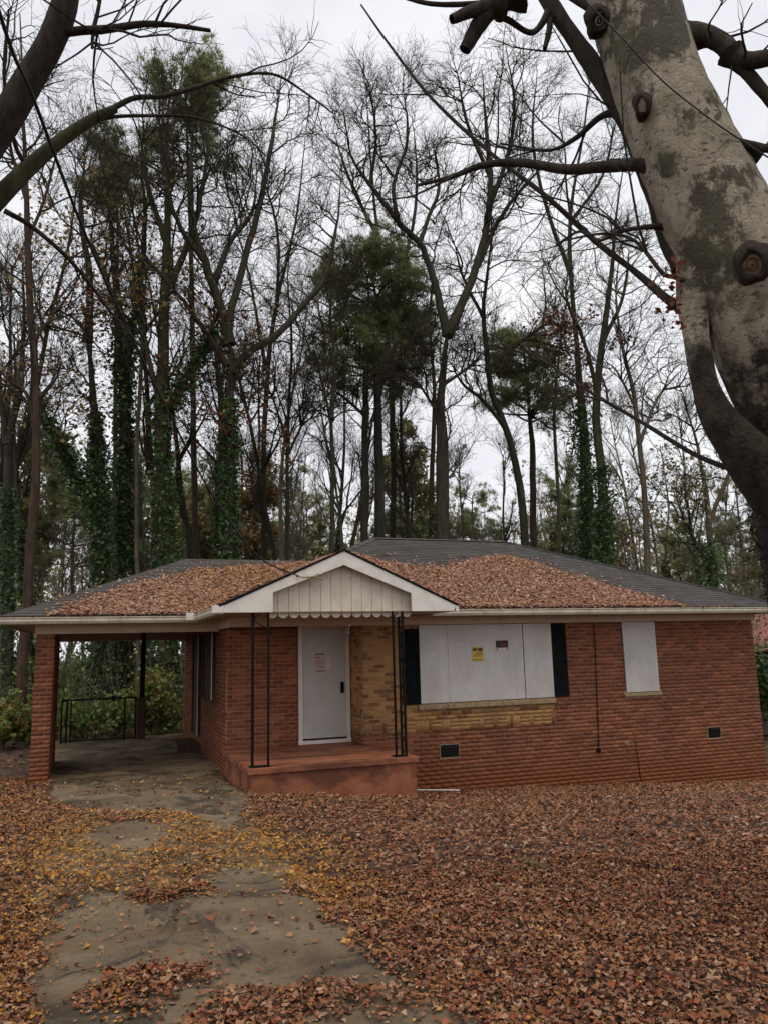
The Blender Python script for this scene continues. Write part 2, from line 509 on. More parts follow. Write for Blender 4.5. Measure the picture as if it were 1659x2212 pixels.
def concrete(name, dark=1.0):
    m, nt, b = newmat(name)
    c = ramp(nt, noise(nt, 1.3, vec='World', detail=8, rough=.68), [(0.3, (0.068 * dark, 0.045 * dark, 0.024 * dark)), (0.5, (0.14 * dark, 0.100 * dark, 0.058 * dark)), (0.72, (0.215 * dark, 0.165 * dark, 0.104 * dark))])
    c = mixc(nt, ramp(nt, noise(nt, 1.1, vec='World', detail=7, rough=.7, dist=1.2), [(0.50, 0.0), (0.57, 0.8)]), c, (0.020, 0.017, 0.013))
    c = mixc(nt, ramp(nt, noise(nt, 2.3, vec='World', detail=6), [(0.52, 0.0), (0.66, 0.6)]), c, (0.10, 0.058, 0.024))
    c = mixc(nt, ramp(nt, noise(nt, 70, vec='World', detail=3), [(0.45, 0.0), (0.75, 0.5)]), c, (0.05, 0.04, 0.03))
    nt.links.new(c, b.inputs['Base Color'])
    nt.links.new(ramp(nt, noise(nt, 1.0, vec='World', detail=5), [(0.4, 0.7), (0.6, 0.95)]), b.inputs['Roughness'])
    bump(nt, b, noise(nt, 45, vec='World', detail=6), 0.35, 0.01)
    return m
M['concrete'] = concrete('stained_concrete')
driveway = tag(arr_obj('driveway', DV, M['concrete'], quads=DQ, smooth=True), 'cracked stained concrete driveway half buried in leaves', None, kind='structure')
# carport floor slab
FZ = -2.17
mb = MB(); mb.box(-0.95, 2.40, 15.55, 22.75, FZ - 0.25, FZ)
M['concrete_floor'] = concrete('carport_concrete', 1.5)
carport_floor = tag(mb.build('carport_floor', M['concrete_floor']), 'bare concrete carport floor slab', None, kind='structure')


# ------------------------------------------------------------------ the house
YF, YD, YR = 14.04, 14.84, 22.1          # window wall, door wall, rear wall
XL, XP, XR = 2.36, 4.73, 14.10           # carport side wall, porch recess wall, right corner
house = empty('brick_house', (8.2, 18.0, -2.9), 'boarded up single storey red brick house with carport and entry gable', 'house')
BRICKS = []          # (center, normal-axis, size, yellow?, wall part)
BL, BH, JT = 0.203, 0.066, 0.0105

def brick_rows(u0, u1, z0, z1, openings, zbase=-3.60):
    """running bond on a wall; returns (u0,u1,z0,z1) rectangles cut round the openings"""
    out = []
    k0 = int(math.floor((z0 - zbase) / (BH + JT))); k1 = int(math.ceil((z1 - zbase) / (BH + JT)))
    for k in range(k0, k1):
        za = zbase + k * (BH + JT); zb = za + BH
        za2, zb2 = max(za, z0), min(zb, z1)
        if zb2 - za2 < 0.012: continue
        off = (k % 2) * (BL + JT) / 2
        n = int((u1 - u0) / (BL + JT)) + 3
        for i in range(-1, n):
            a = u0 + i * (BL + JT) + off - (BL + JT) / 2 * 1.0; b = a + BL
            a, b = max(a, u0), min(b, u1)
            segs = [(a, b)]
            for (oa, ob, oz0, oz1) in openings:
                if oz0 < (za2 + zb2) / 2 < oz1:
                    nx = []
                    for (p, q) in segs:
                        if q <= oa or p >= ob: nx.append((p, q)); continue
                        if p < oa: nx.append((p, oa))
                        if q > ob: nx.append((ob, q))
                    segs = nx
            for (p, q) in segs:
                if q - p > 0.02: out.append((p, q, za2, zb2))
    return out

def wall(name, axis, plane, sign, u0, u1, z0, z1, openings=(), mort='mortar', thick=0.10, hero=False, yellow=(), label=None):
    """axis 'x': wall runs along X at Y=plane facing sign*Y; axis 'y': runs along Y at X=plane facing sign*X"""
    back = plane - sign * 0.007
    mb = MB()
    if axis == 'x': mb.box(u0, u1, min(back, back - sign * thick), max(back, back - sign * thick), z0, z1)
    else: mb.box(min(back, back - sign * thick), max(back, back - sign * thick), u0, u1, z0, z1)
    w = mb.build(name, M[mort], house)
    if label: w['label'] = label
    recs = []
    for r in brick_rows(u0, u1, z0, z1, list(openings) + [y[:4] for y in yellow]):
        recs.append((*r, False))
    for y in yellow:
        recs += [(*r, True) for r in yellow_bond(*y)]
    for (a, b, za, zb, yl) in recs:
        BRICKS.append((axis, plane, sign, a, b, za, zb, yl, w, hero))
    return w

def yellow_bond(u0, u1, z0, z1, soldier, holes=()):
    out = []
    zs = z0
    if soldier:
        zs = z0 + BL + JT
        u = u0
        while u < u1 - 0.03:
            if random.random() < 0.45:
                out.append((u, min(u + BH, u1), z0, z0 + BL)); u += BH + JT
            else:
                w_ = min(BL, u1 - u); zz = z0
                for q in range(3):
                    out.append((u, u + w_, zz, zz + (BL - 2 * JT) / 3)); zz += (BL + JT) / 3
                u += BL + JT
    out += brick_rows(u0, u1, zs, z1, holes, zbase=zs)
    return out

BOARD = (5.86, 8.77, -1.055, 0.42)
WIN2 = (10.53, 11.37, -1.04, 0.42)
VENTS = ((6.23, 6.61, -2.065, -1.835), (12.56, 12.90, -2.09, -1.87))
SILL1 = (5.80, 8.80, -1.18, -1.055)
SILL2 = (10.48, 11.42, -1.125, -1.04)
wall_front = wall('front_wall', 'x', YF, -1, XP, XR, -3.45, 0.45,
                  openings=[BOARD, WIN2, SILL1, SILL2, *VENTS], hero=True,
                  yellow=[(XP, 5.86, -1.575, 0.45, True), (5.86, 8.77, -1.575, -1.18, True)])
wall_recess = wall('recess_wall', 'y', XP, -1, YF + 0.012, YD, -1.75, 0.45, mort='mortar_y',
                   yellow=[(YF + 0.012, YD, -1.575, 0.45, False)])
wall_entry = wall('entry_wall', 'x', YD, -1, XL, XP, -2.6, 0.60, openings=[(3.69, 4.73, -1.75, 0.47)], hero=True)
SDOOR = (18.55, 19.75, -1.85, 0.40); SWIN = (16.35, 17.95, -0.95, 0.40)
wall_side = wall('carport_wall', 'y', XL, -1, YD + 0.02, YR, -2.6, 0.60, openings=[SDOOR, SWIN])
wall_right = wall('end_wall', 'y', XR, 1, YF + .02, YR, -3.7, 0.45)
mb = MB(); mb.box(XL - .0, XR, YR - .1, YR, -3.7, 0.45); rear_wall = mb.build('rear_wall', M['mortar'], house)
# carport wing wall
for nm, ax, pl, sg, a, b in (('wing_wall', 'x', 15.60, -1, -0.955, -0.645), ('wing_wall', 'y', -0.645, 1, 15.612, 18.4), ('wing_wall', 'y', -0.955, -1, 15.612, 18.4)):
    wall(nm, ax, pl, sg, a, b, -2.5, 0.62, hero=(ax == 'x'), thick=0.14)
mb = MB(); mb.box(-0.94, -0.66, 18.39, 18.41, -2.5, .62); mb.build('wing_wall', M['mortar'], house)

# bricks: the 300 that show largest are objects, the rest of each wall is one joined part
def brick_center(b):
    axis, plane, sign, a, bb, za, zb = b[:7]
    u, z = (a + bb) / 2, (za + zb) / 2
    return np.array([u, plane, z]) if axis == 'x' else np.array([plane, u, z])
full = [i for i, b in enumerate(BRICKS) if b[9] and abs(b[4] - b[3] - BL) < 1e-4 and abs(b[6] - b[5] - BH) < 1e-4
        and not (b[0] == 'x' and b[1] == YD and (brick_center(b)[2] < -1.75 or brick_center(b)[2] > 0.35)) and brick_center(b)[2] > zg(brick_center(b)[0], 13.9) + 0.05]
full.sort(key=lambda i: np.linalg.norm(brick_center(BRICKS[i])))
hero_set = set(full[:300])
PROUD = 0.012
def brick_mesh(name, mat):
    m = MB(); c = 0.004
    x, z = BL / 2, BH / 2
    V = [(-x, 0.02, -z), (x, 0.02, -z), (x, 0.02, z), (-x, 0.02, z), (-x, c, -z), (x, c, -z), (x, c, z), (-x, c, z),
         (-x + c, 0, -z + c), (x - c, 0, -z + c), (x - c, 0, z - c), (-x + c, 0, z - c)]
    F = []
    for o in (0, 4):
        F += [(o + i, o + (i + 1) % 4, o + 4 + (i + 1) % 4, o + 4 + i) for i in range(4)]
    F.append((8, 9, 10, 11))
    me = bpy.data.meshes.new(name); me.from_pydata(V, [], F); me.materials.append(mat); me.update()
    return me
BM = {False: brick_mesh('brick', M['brick']), True: brick_mesh('brick_yellow', M['brick_yellow'])}
for i in sorted(hero_set):
    b = BRICKS[i]
    o = bpy.data.objects.new('brick', BM[b[7]])
    col.objects.link(o)
    o.parent = b[8]
    c = brick_center(b)
    jit = random.uniform(-0.002, 0.002)
    o.location = tuple(c - ORIGIN[b[8].name] + np.array([0, jit, 0]))
    o.rotation_euler = (random.gauss(0, .004), random.gauss(0, .004), random.gauss(0, .006))
rest = {}
for i, b in enumerate(BRICKS):
    if i in hero_set: continue
    rest.setdefault((b[8].name, b[7]), []).append(b)
for (wn_, yl), lst in rest.items():
    w = lst[0][8]
    V, Q = [], []
    for (axis, plane, sign, a, b, za, zb, _, _, _) in lst:
        p = plane + sign * random.uniform(-0.003, 0.002); q = plane - sign * 0.018; n = len(V)
        if axis == 'x':
            V += [(a, p, za), (b, p, za), (b, p, zb), (a, p, zb), (a, q, za), (b, q, za), (b, q, zb), (a, q, zb)]
        else:
            V += [(p, a, za), (p, b, za), (p, b, zb), (p, a, zb), (q, a, za), (q, b, za), (q, b, zb), (q, a, zb)]
        Q += [(n, n + 1, n + 2, n + 3), (n, n + 4, n + 5, n + 1), (n + 1, n + 5, n + 6, n + 2), (n + 2, n + 6, n + 7, n + 3), (n + 3, n + 7, n + 4, n)]
    tag(arr_obj('brickwork', V, M['brick_yellow' if yl else 'brick'], w, quads=Q), kind='stuff')

# porch
mb = MB(); mb.box(2.33, 5.03, 12.31, 14.03, -2.75, -1.845); mb.box(2.33, XP, 14.03, YD - .002, -2.75, -1.845)
porch_base = mb.build('porch_base', M['terracotta'], house)
mb = MB()
mb.add([(2.28, 12.27, -1.75), (5.06, 12.27, -1.75), (5.06, YF - .003, -1.75), (XP - .003, YF - .003, -1.75), (XP - .003, YD - .003, -1.75), (2.28, YD - .003, -1.75),
        (2.28, 12.27, -1.843), (5.06, 12.27, -1.843), (5.06, YF - .003, -1.843), (XP - .003, YF - .003, -1.843), (XP - .003, YD - .003, -1.843), (2.28, YD - .003, -1.843)],
       [(0, 1, 2, 3, 4, 5), (11, 10, 9, 8, 7, 6)] + [(i, i + 6, (i + 1) % 6 + 6, (i + 1) % 6) for i in range(6)])
mb.build('porch_slab', M['terracotta'], house, bevel=0.008)

# front door in its frame
dx0, dx1, dz0, dz1 = 3.70, 4.715, -1.70, 0.47
mb = MB(); yy0, yy1 = YD - 0.05, YD - 0.001
mb.box(dx0, dx0 + .075, yy0, yy1, dz0, dz1); mb.box(dx1 - .075, dx1, yy0, yy1, dz0, dz1)
mb.box(dx0 + .075, dx1 - .075, yy0, yy1, dz1 - .075, dz1); mb.box(dx0 - .01, dx1 + .005, yy0 - .03, yy1, dz0 - .045, dz0 + .02)
dframe = mb.build('door_frame', M['door_frame'], house, bevel=0.004)
door = MB().box(dx0 + .079, dx1 - .079, YD - 0.03, YD - 0.004, dz0 + .035, dz1 - .079).build('door', M['door'], house, bevel=0.003)
MB().box(dx0 + .08, dx1 - .08, YD - 0.036, YD - 0.031, dz0 + .03, dz0 + .055).build('door_sweep', M['iron'], door)
mb = MB(); cx = dx1 - .155
mb.box(cx - .035, cx + .035, YD - .04, YD - .0305, -0.83, -0.62); mb.tube([(cx, YD - .04, -.74), (cx, YD - .075, -.74), (cx, YD - .085, -.74)], [.014, .02, .034], 10)
mb.tube([(cx, YD - .04, -.65), (cx, YD - .06, -.65)], [.026, .026], 10)
mb.build('door_handle', M['iron'], door)

# boarded picture window
x0, x1, z0, z1 = BOARD
for nm, a, b in (('plywood_board', x0, 6.45), ('plywood_board', 6.454, 8.105), ('plywood_board', 8.125, x1)):
    MB().box(a, b, YF - .03 - random.uniform(0, .003), YF - .004, z0 + .004, z1 - .003).build(nm, M['board'], house, bevel=0.002)
MB().box(6.46, 8.10, YF - .042, YF - .034, 0.12, 0.135).build('batten', M['board'], house)
MB().box(8.105, 8.125, YF - .012, YF - .004, z0 + .01, z1).build('board_gap', M['dark'], house)
# small boarded window
MB().box(WIN2[0], WIN2[1], YF - .028, YF - .004, WIN2[2], WIN2[3] - .003).build('plywood_board', M['board'], house, bevel=0.002)
mb = MB()
for i in range(5):
    u = 5.80 + i * 0.6
    MB().extr([(u + .004, YF - .055, -1.165), (u + .004, YF + .01, -1.175), (u + .004, YF + .01, -1.058), (u + .004, YF - .05, -1.085)], (0.592, 0, 0)).build('window_sill', M['sill'], house, bevel=.004)
MB().extr([(10.47, YF - .05, -1.12), (10.47, YF + .01, -1.12), (10.47, YF + .01, -1.045), (10.47, YF - .045, -1.07)], (0.95, 0, 0)).build('window_sill', M['sill'], house, bevel=.004)

# louvred shutters
for (a, b, z0, z1) in ((5.50, 5.855, -1.06, 0.35), (8.775, 9.12, -1.05, 0.415)):
    mb = MB(); yb, yf = YF - .003, YF - .035
    mb.box(a, a + .045, yf, yb, z0, z1); mb.box(b - .045, b, yf, yb, z0, z1)
    zm = (z0 + z1) / 2
    for zz in (z0, zm - .03, z1 - .06): mb.box(a + .045, b - .045, yf, yb, zz, zz + .06)
    sh = mb.build('shutter', M['shutter'], house, bevel=.003)
    MB().box(a + .045, b - .045, YF - .008, yb, z0 + .06, z1 - .06).build('shutter_back', M['shutter'], sh)
    for lo, hi in ((z0 + .06, zm - .03), (zm + .03, z1 - .06)):
        n = int((hi - lo) / .042)
        for k in range(n):
            zc = lo + (k + .5) * (hi - lo) / n
            MB().extr([(a + .045, YF - .010, zc + .016), (a + .045, YF - .030, zc - .016), (a + .045, YF - .027, zc - .020), (a + .045, YF - .008, zc + .010)], (b - a - .09, 0, 0)).build('slat', M['shutter'], sh)

# crawl space vents with frame and bars
for (a, b, z0, z1) in VENTS:
    v = MB().box(a, b, YF - .006, YF - .002, z0, z1).build('crawl_vent', M['dark'], house)
    mb = MB(); t = .014
    mb.box(a - t, b + t, YF - .014, YF - .001, z0 - t - .012, z0); mb.box(a - t, b + t, YF - .012, YF - .001, z1, z1 + t)
    mb.box(a - t, a, YF - .012, YF - .001, z0, z1); mb.box(b, b + t, YF - .012, YF - .001, z0, z1)
    mb.build('vent_frame', M['sill'], v)
    for k in range(1, 4):
        zc = z0 + k * (z1 - z0) / 4
        MB().extr([(a, YF - .0065, zc + .008), (a, YF - .02, zc - .008), (a, YF - .018, zc - .012), (a, YF - .0065, zc + .002)], (b - a, 0, 0)).build('slat', M['iron'], v)

# conduit and hose bib on the front wall
MB().tube([(9.83, YF - .016, .42), (9.82, YF - .018, -.3), (9.78, YF - .016, -1.2), (9.74, YF - .018, -2.12)], .010, 6).box(9.69, 9.78, YF - .03, YF - .001, -2.19, -2.11).build('cable_conduit', M['iron'], house)
MB().tube([(10.43, YF - .0, -2.06), (10.43, YF - .06, -2.06), (10.43, YF - .08, -2.10)], .018, 8).tube([(10.43, YF - .002, -2.06), (10.43, YF - .006, -2.06)], .05, 10).build('hose_bib', M['sill'], house)
# lime streak left by the bib and hairline settlement crack as thin raised dribble
MB().tube([(10.66, YF - .004, -1.85), (10.67, YF - .006, -2.2), (10.70, YF - .004, -2.5), (10.72, YF - .006, -2.86)], [.003, .006, .008, .012], 5).build('crack', M['dark'], house)

# carport side door and window: frames, door leaf, step
def yframe(a, b, z0, z1, bottom):
    mb = MB(); xx0, xx1 = XL - .065, XL - .002
    mb.box(xx0, xx1, a, a + .07, z0, z1); mb.box(xx0, xx1, b - .07, b, z0, z1); mb.box(xx0, xx1, a + .07, b - .07, z1 - .07, z1)
    if bottom: mb.box(xx0 - .02, xx1, a - .02, b + .02, z0 - .04, z0)
    return mb
f = yframe(*SDOOR, False).build('door_frame', M['brown_wood_and_shade'], house)  # frame coloured dark brown, carport shade put into its colour
MB().box(XL - .075, XL - .066, SDOOR[0], SDOOR[0] + .07, SDOOR[2], SDOOR[3]).build('casing', M['door_frame'], f)
sd = MB().box(XL - .03, XL - .004, SDOOR[0] + .074, SDOOR[1] - .074, SDOOR[2] + .02, SDOOR[3] - .074).build('side_door', M['brown_wood_and_shade'], house)
MB().tube([(XL - .03, SDOOR[0] + .16, -.85), (XL - .08, SDOOR[0] + .16, -.85)], [.015, .03], 8).build('door_handle', M['iron'], sd)
sw = yframe(*SWIN, True).build('window_frame', M['brown_wood_and_shade'], house)  # same dark brown, the shade here is painted into the window frame
MB().box(XL - .075, XL - .066, SWIN[0], SWIN[0] + .07, SWIN[2] - .04, SWIN[3]).build('casing', M['door_frame'], sw)
MB().box(XL - .02, XL - .006, SWIN[0] + .07, SWIN[1] - .07, SWIN[2], SWIN[3] - .07).build('plywood_board', M['brown_wood_and_shade'], house)  # board given a dark colour in place of the carport's shade
MB().box(1.85, XL - .003, 18.5, 19.8, FZ - .05, FZ + .17).build('side_step', M['brown_wood_and_shade'], house, bevel=.01)

# frieze, soffits, ceilings
mb = MB(); mb.box(XL - .10, XR + .04, YF - .050, YF - .006, 0.43, 0.60)
mb.build('frieze_board', M['frieze'], house)
mb = MB(); mb.box(XL - .10, XL - .055, YF - .006, 15.5, 0.43, 0.60); mb.build('frieze_board', M['frieze'], house)
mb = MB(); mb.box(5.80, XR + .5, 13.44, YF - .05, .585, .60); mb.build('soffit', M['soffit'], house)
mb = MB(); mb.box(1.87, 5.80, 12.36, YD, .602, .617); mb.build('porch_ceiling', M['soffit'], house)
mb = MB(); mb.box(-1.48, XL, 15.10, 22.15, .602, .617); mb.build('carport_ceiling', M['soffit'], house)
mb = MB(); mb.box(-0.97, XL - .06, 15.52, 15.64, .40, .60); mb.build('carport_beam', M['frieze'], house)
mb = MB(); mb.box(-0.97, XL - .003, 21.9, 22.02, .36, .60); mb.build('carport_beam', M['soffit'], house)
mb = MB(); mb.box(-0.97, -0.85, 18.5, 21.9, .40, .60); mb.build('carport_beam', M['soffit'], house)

# roofs: shingle courses as stepped strips on each plane
SL = 0.43
def plane_courses(V, Q, e0, e1, t0, t1, n):
    """eave e0-e1, top t0-t1; each course tilts up 7 mm at its butt edge"""
    e0, e1, t0, t1 = (np.array(p, float) for p in (e0, e1, t0, t1))
    nrm = np.cross(e1 - e0, (t0 + t1) / 2 - e0); nrm /= np.linalg.norm(nrm)
    if nrm[2] < 0: nrm = -nrm
    for k in range(n):
        a, b = k / n, min((k + 1.15) / n, 1.0)
        p = [e0 + (t0 - e0) * a + nrm * .009, e1 + (t1 - e1) * a + nrm * .009, e1 + (t1 - e1) * b + nrm * .001, e0 + (t0 - e0) * b + nrm * .001]
        low = [p[0] - nrm * .010, p[1] - nrm * .010]
        i = len(V); V += p + low
        Q += [(i, i + 1, i + 2, i + 3), (i + 4, i + 5, i + 1, i)]
EX0, EX1, EY0, EY1, EZ = 1.80, 14.62, 13.42, 22.58, 0.70
RUN = (EY1 - EY0) / 2; RZ = EZ + SL * RUN; RY = (EY0 + EY1) / 2
V, Q = [], []
A, B, C_, D_ = (EX0, EY0, EZ), (EX1, EY0, EZ), (EX1, EY1, EZ), (EX0, EY1, EZ)
R1, R2 = (EX0 + RUN, RY, RZ), (EX1 - RUN, RY, RZ)
plane_courses(V, Q, A, B, R1, R2, 36)
plane_courses(V, Q, B, C_, R2, R2, 36)
plane_courses(V, Q, C_, D_, R2, R1, 12)
plane_courses(V, Q, D_, A, R1, R1, 36)
roof = arr_obj('roof', V, M['shingle'], house, quads=Q)
mb = MB()
for p, q in ((R1, R2), (B, R2), (A, R1), (C_, R2)):
    p, q = np.array(p), np.array(q); n = int(np.linalg.norm(q - p) / .3)
    for i in range(n):
        a_, b_ = p + (q - p) * i / n, p + (q - p) * (i + 1.1) / n
        d = q - p; s = np.cross(d, (0, 0, 1)); s = s / np.linalg.norm(s) * .13
        up = np.array([0, 0, .022])
        dn = np.array([0, 0, -.035])
        mb.add([a_ - s + dn + up, a_ + up * 1.4, a_ + s + dn + up, b_ - s + dn + up * .4, b_ + up * .8, b_ + s + dn + up * .4], [(0, 1, 4, 3), (1, 2, 5, 4), (0, 3, 4, 1)])
mb.build('ridge_cap', M['shingle'], roof)
# carport roof
CX0, CY0, CY1, CSL = -1.53, 15.08, 22.1, 0.415
CRUN = (CY1 - CY0) / 2; CRZ = EZ + CSL * CRUN; CRY = (CY0 + CY1) / 2
V, Q = [], []
plane_courses(V, Q, (CX0, CY0, EZ), (5.4, CY0, EZ), (CX0 + CRUN, CRY, CRZ), (5.4, CRY, CRZ), 28)
plane_courses(V, Q, (5.4, CY1, EZ), (CX0, CY1, EZ), (5.4, CRY, CRZ), (CX0 + CRUN, CRY, CRZ), 10)
plane_courses(V, Q, (CX0, CY1, EZ), (CX0, CY0, EZ), (CX0 + CRUN, CRY, CRZ), (CX0 + CRUN, CRY, CRZ), 28)
roof_c = arr_obj('carport_roof', V, M['shingle'], house, quads=Q)
# entry gable roof
GXL, GXR, GXC, GY0, GZ = 1.84, 5.86, 3.85, 12.26, 1.60
GSL = (GZ - EZ) / (GXC - GXL)
V, Q = [], []
for sgn, xe in ((-1, GXL), (1, GXR)):
    n = 14
    for k in range(n):
        u0_, u1_ = k / n, (k + 1.1) / n
        za, zb = EZ + (GZ - EZ) * u0_, EZ + (GZ - EZ) * min(u1_, 1)
        xa, xb = xe + (GXC - xe) * u0_, xe + (GXC - xe) * min(u1_, 1)
        if sgn < 0: ya, yb = 13.42 + (xa - 1.8) + .25, 13.42 + (xb - 1.8) + .25
        else: ya, yb = EY0 + (za - EZ) / SL + .12, EY0 + (zb - EZ) / SL + .12
        i = len(V)
        V += [(xa, GY0, za + .03), (xa, ya, za + .03), (xb, yb, zb + .022), (xb, GY0, zb + .022), (xa, GY0, za + .0), (xa, ya, za + .0)]
        Q += [(i, i + 1, i + 2, i + 3), (i + 4, i + 5, i + 1, i)]
gable_roof = arr_obj('gable_roof', V, M['shingle'], house, quads=Q)
for sgn, xe in ((-1, GXL), (1, GXR)):
    MB().extr([(xe - sgn * -.02, GY0 - .004, EZ - .01), (GXC, GY0 - .004, GZ + .0), (GXC, GY0 - .004, GZ + .03), (xe + sgn * .03, GY0 - .004, EZ + .018)], (0, .03, 0)).build('drip_edge', M['iron'], gable_roof)

# rake boards with wide boxed ends
inL, inR, inA = (2.66, .91), (5.02, .90), (3.84, 1.365)
yb0 = GY0 + .012
for poly in ([(1.90, .60), (2.66, .60), inL, inA, (GXC, GZ - .006), (1.86, EZ - .002)], [(5.80, .60), (5.84, EZ - .002), (GXC, GZ - .006), inA, inR, (5.02, .60)]):
    MB().extr([(x, yb0, z) for x, z in poly], (0, .035, 0)).build('rake_board', M['white'], house, bevel=.004)
# vertical gable boards, each with a scalloped foot
nb = 14
for i in range(nb):
    a = 2.60 + i * (5.08 - 2.60) / nb; b = 2.60 + (i + 1) * (5.08 - 2.60) / nb - .007
    def top(x):
        return min(np.interp(x, [2.55, 2.66, 3.84, 5.02, 5.1], [.94, .96, 1.42, .95, .93]), 2)
    m_ = (a + b) / 2; r_ = (b - a) / 2
    poly = [(a, top(a)), (a, 0.59)] + [(m_ - r_ * math.cos(t), 0.59 - .078 * math.sin(t)) for t in np.linspace(.3, math.pi - .3, 7)] + [(b, 0.59), (b, top(b))]
    if a < 3.84 < b: poly.append((3.84, top(3.84)))
    dyb = random.uniform(0, .004)
    MB().extr([(x, yb0 + .16 + dyb, z) for x, z in poly], (0, .02, 0)).build('gable_board', M['siding'], house)
MB().extr([(2.4, yb0 + .19, .605), (5.3, yb0 + .19, .605), (5.3, yb0 + .19, .85), (GXC, yb0 + .19, 1.45), (2.4, yb0 + .19, .85)], (0, .02, 0)).build('gable_backing', M['soffit'], house)

# gutters (K profile) and fascias
def gutter(p, q, out, name='gutter', mat='cream'):
    p, q, out = np.array(p, float), np.array(q, float), np.array(out, float)
    prof = [(0, 0), (.10, 0), (.125, .045), (.12, .085), (.135, .10), (.135, .115), (.125, .115), (.112, .10), (.108, .03), (.012, .012), (.012, .10), (0, .10)]
    poly = [p + out * a + np.array([0, 0, b]) for a, b in prof]
    return MB().extr(poly, q - p).build(name, M[mat], house)
gutter((5.87, 13.46, .568), (14.68, 13.46, .568), (0, -1, 0))
MB().box(5.80, 14.63, 13.461, 13.485, .57, .70).build('fascia', M['cream'], house)
gutter((-1.60, 15.115, .565), (1.74, 15.115, .565), (0, -1, 0))
MB().box(-1.50, 1.86, 15.118, 15.14, .56, .69).build('fascia', M['cream'], house)
gutter((1.875, 12.29, .582), (1.875, 15.02, .582), (-1, 0, 0))
MB().box(1.878, 1.90, 12.29, 15.14, .58, .70).build('fascia', M['cream'], house)
MB().box(1.71, 1.885, 12.262, 12.288, .60, .715).build('gutter_end', M['white'], house)
MB().box(5.835, 5.885, 12.27, 13.46, .60, .695).build('fascia', M['white'], house)
MB().box(1.62, 1.76, 14.93, 15.10, .60, .735).build('splash_guard', M['white'], house)
MB().box(-1.52, -1.49, 15.1, 22.1, .57, .69).build('fascia', M['cream'], house)
MB().box(14.6, 14.63, 13.5, 22.58, .57, .69).build('fascia', M['cream'], house)

# wrought iron porch posts
def scroll(mb, p, u, w, z, h):
    """an S scroll of flat bar between two uprights"""
    pts = []
    for t in np.linspace(0, 1, 15):
        a = -math.pi / 2 + t * math.pi * 2
        rx = w * .42
        pts.append(np.array(p) + np.array(u) * (w / 2 + rx * math.sin(t * 2 * math.pi)) + np.array([0, 0, z + h * t]))
    mb.tube(pts, .010, 5)
def post(bars, name='porch_post', scrolls=(), zt=.605, zb=-1.75):
    p0 = None
    mb = MB()
    b0 = bars[0]
    mb.box(min(b[0] for b in bars) - .03, max(b[0] for b in bars) + .03, min(b[1] for b in bars) - .03, max(b[1] for b in bars) + .03, zb, zb + .012)
    root = mb.build(name, M['iron'], house)
    for (x, y, w) in bars:
        MB().box(x - w, x + w, y - w, y + w, zb + .012, zt).build('bar', M['iron'], root)
    for (i, j, z, h) in scrolls:
        p, q = np.array([bars[i][0], bars[i][1], 0.]), np.array([bars[j][0], bars[j][1], 0.]); w = np.linalg.norm(q - p)
        m2 = MB(); scroll(m2, p, (q - p) / w, w, z, h); m2.build('scroll', M['iron'], root)
    return root
post([(2.355, 12.345, .021), (2.60, 12.345, .016), (2.38, 12.50, .013)], scrolls=[(0, 1, .24, .34), (0, 2, -1.6, .5)])
post([(4.70, 12.345, .016), (4.87, 12.345, .018), (4.87, 12.52, .016)], scrolls=[(1, 2, z, .42) for z in (-1.70, -1.27, -.84, -.41, .02)] + [(0, 1, .2, .38)])
# carport rear post with clad foot, service mast hook on the rake
mb = MB(); mb.box(1.22, 1.34, 21.9, 22.02, FZ, .60); cp = mb.build('carport_post', M['iron'], house)
MB().box(1.16, 1.38, 21.86, 22.06, FZ, FZ + 1.05).build('post_cladding', M['brown_wood_and_shade'], cp, bevel=.02)
mb = MB(); mb.tube([(3.05, 12.20, 1.17), (3.05, 12.30, 1.17)], .012, 6); mb.tube([(3.05, 12.205, 1.17), (3.12, 12.19, 1.15), (3.30, 12.20, 1.16), (3.48, 12.22, 1.12), (3.55, 12.24, 1.17)], .012, 6)
mb.tube([(3.30, 12.2, 1.16), (3.36, 12.2, 1.21), (3.44, 12.22, 1.19)], .009, 5); mb.tube([(3.2, 12.2, 1.155), (3.26, 12.2, 1.10), (3.36, 12.21, 1.11)], .009, 5)
mb.build('service_bracket', M['sill'], house)


# ------------------------------------------------------------------ notices, gate, neighbour, wires
M['paper'] = simple('notice_paper', (0.50, 0.42, 0.40), (0.60, 0.53, 0.50), 9, 0.8, 0.0)
M['paper_yellow'] = simple('yellow_notice', (0.50, 0.33, 0.06), (0.60, 0.42, 0.10), 12, 0.7, 0.0)
M['ink'] = simple('faded_ink', (0.05, 0.04, 0.015), (0.10, 0.08, 0.03), 30, 0.7, 0.0)
M['ink_brown'] = simple('brown_ink', (0.26, 0.15, 0.03), (0.34, 0.21, 0.05), 30, 0.7, 0.0)
M['sign_black'] = simple('sign_black', (0.012, 0.008, 0.008), (0.025, 0.012, 0.012), 20, 0.4, 0.0)
M['sign_red'] = simple('sign_red', (0.10, 0.012, 0.014), (0.16, 0.02, 0.02), 20, 0.4, 0.0)

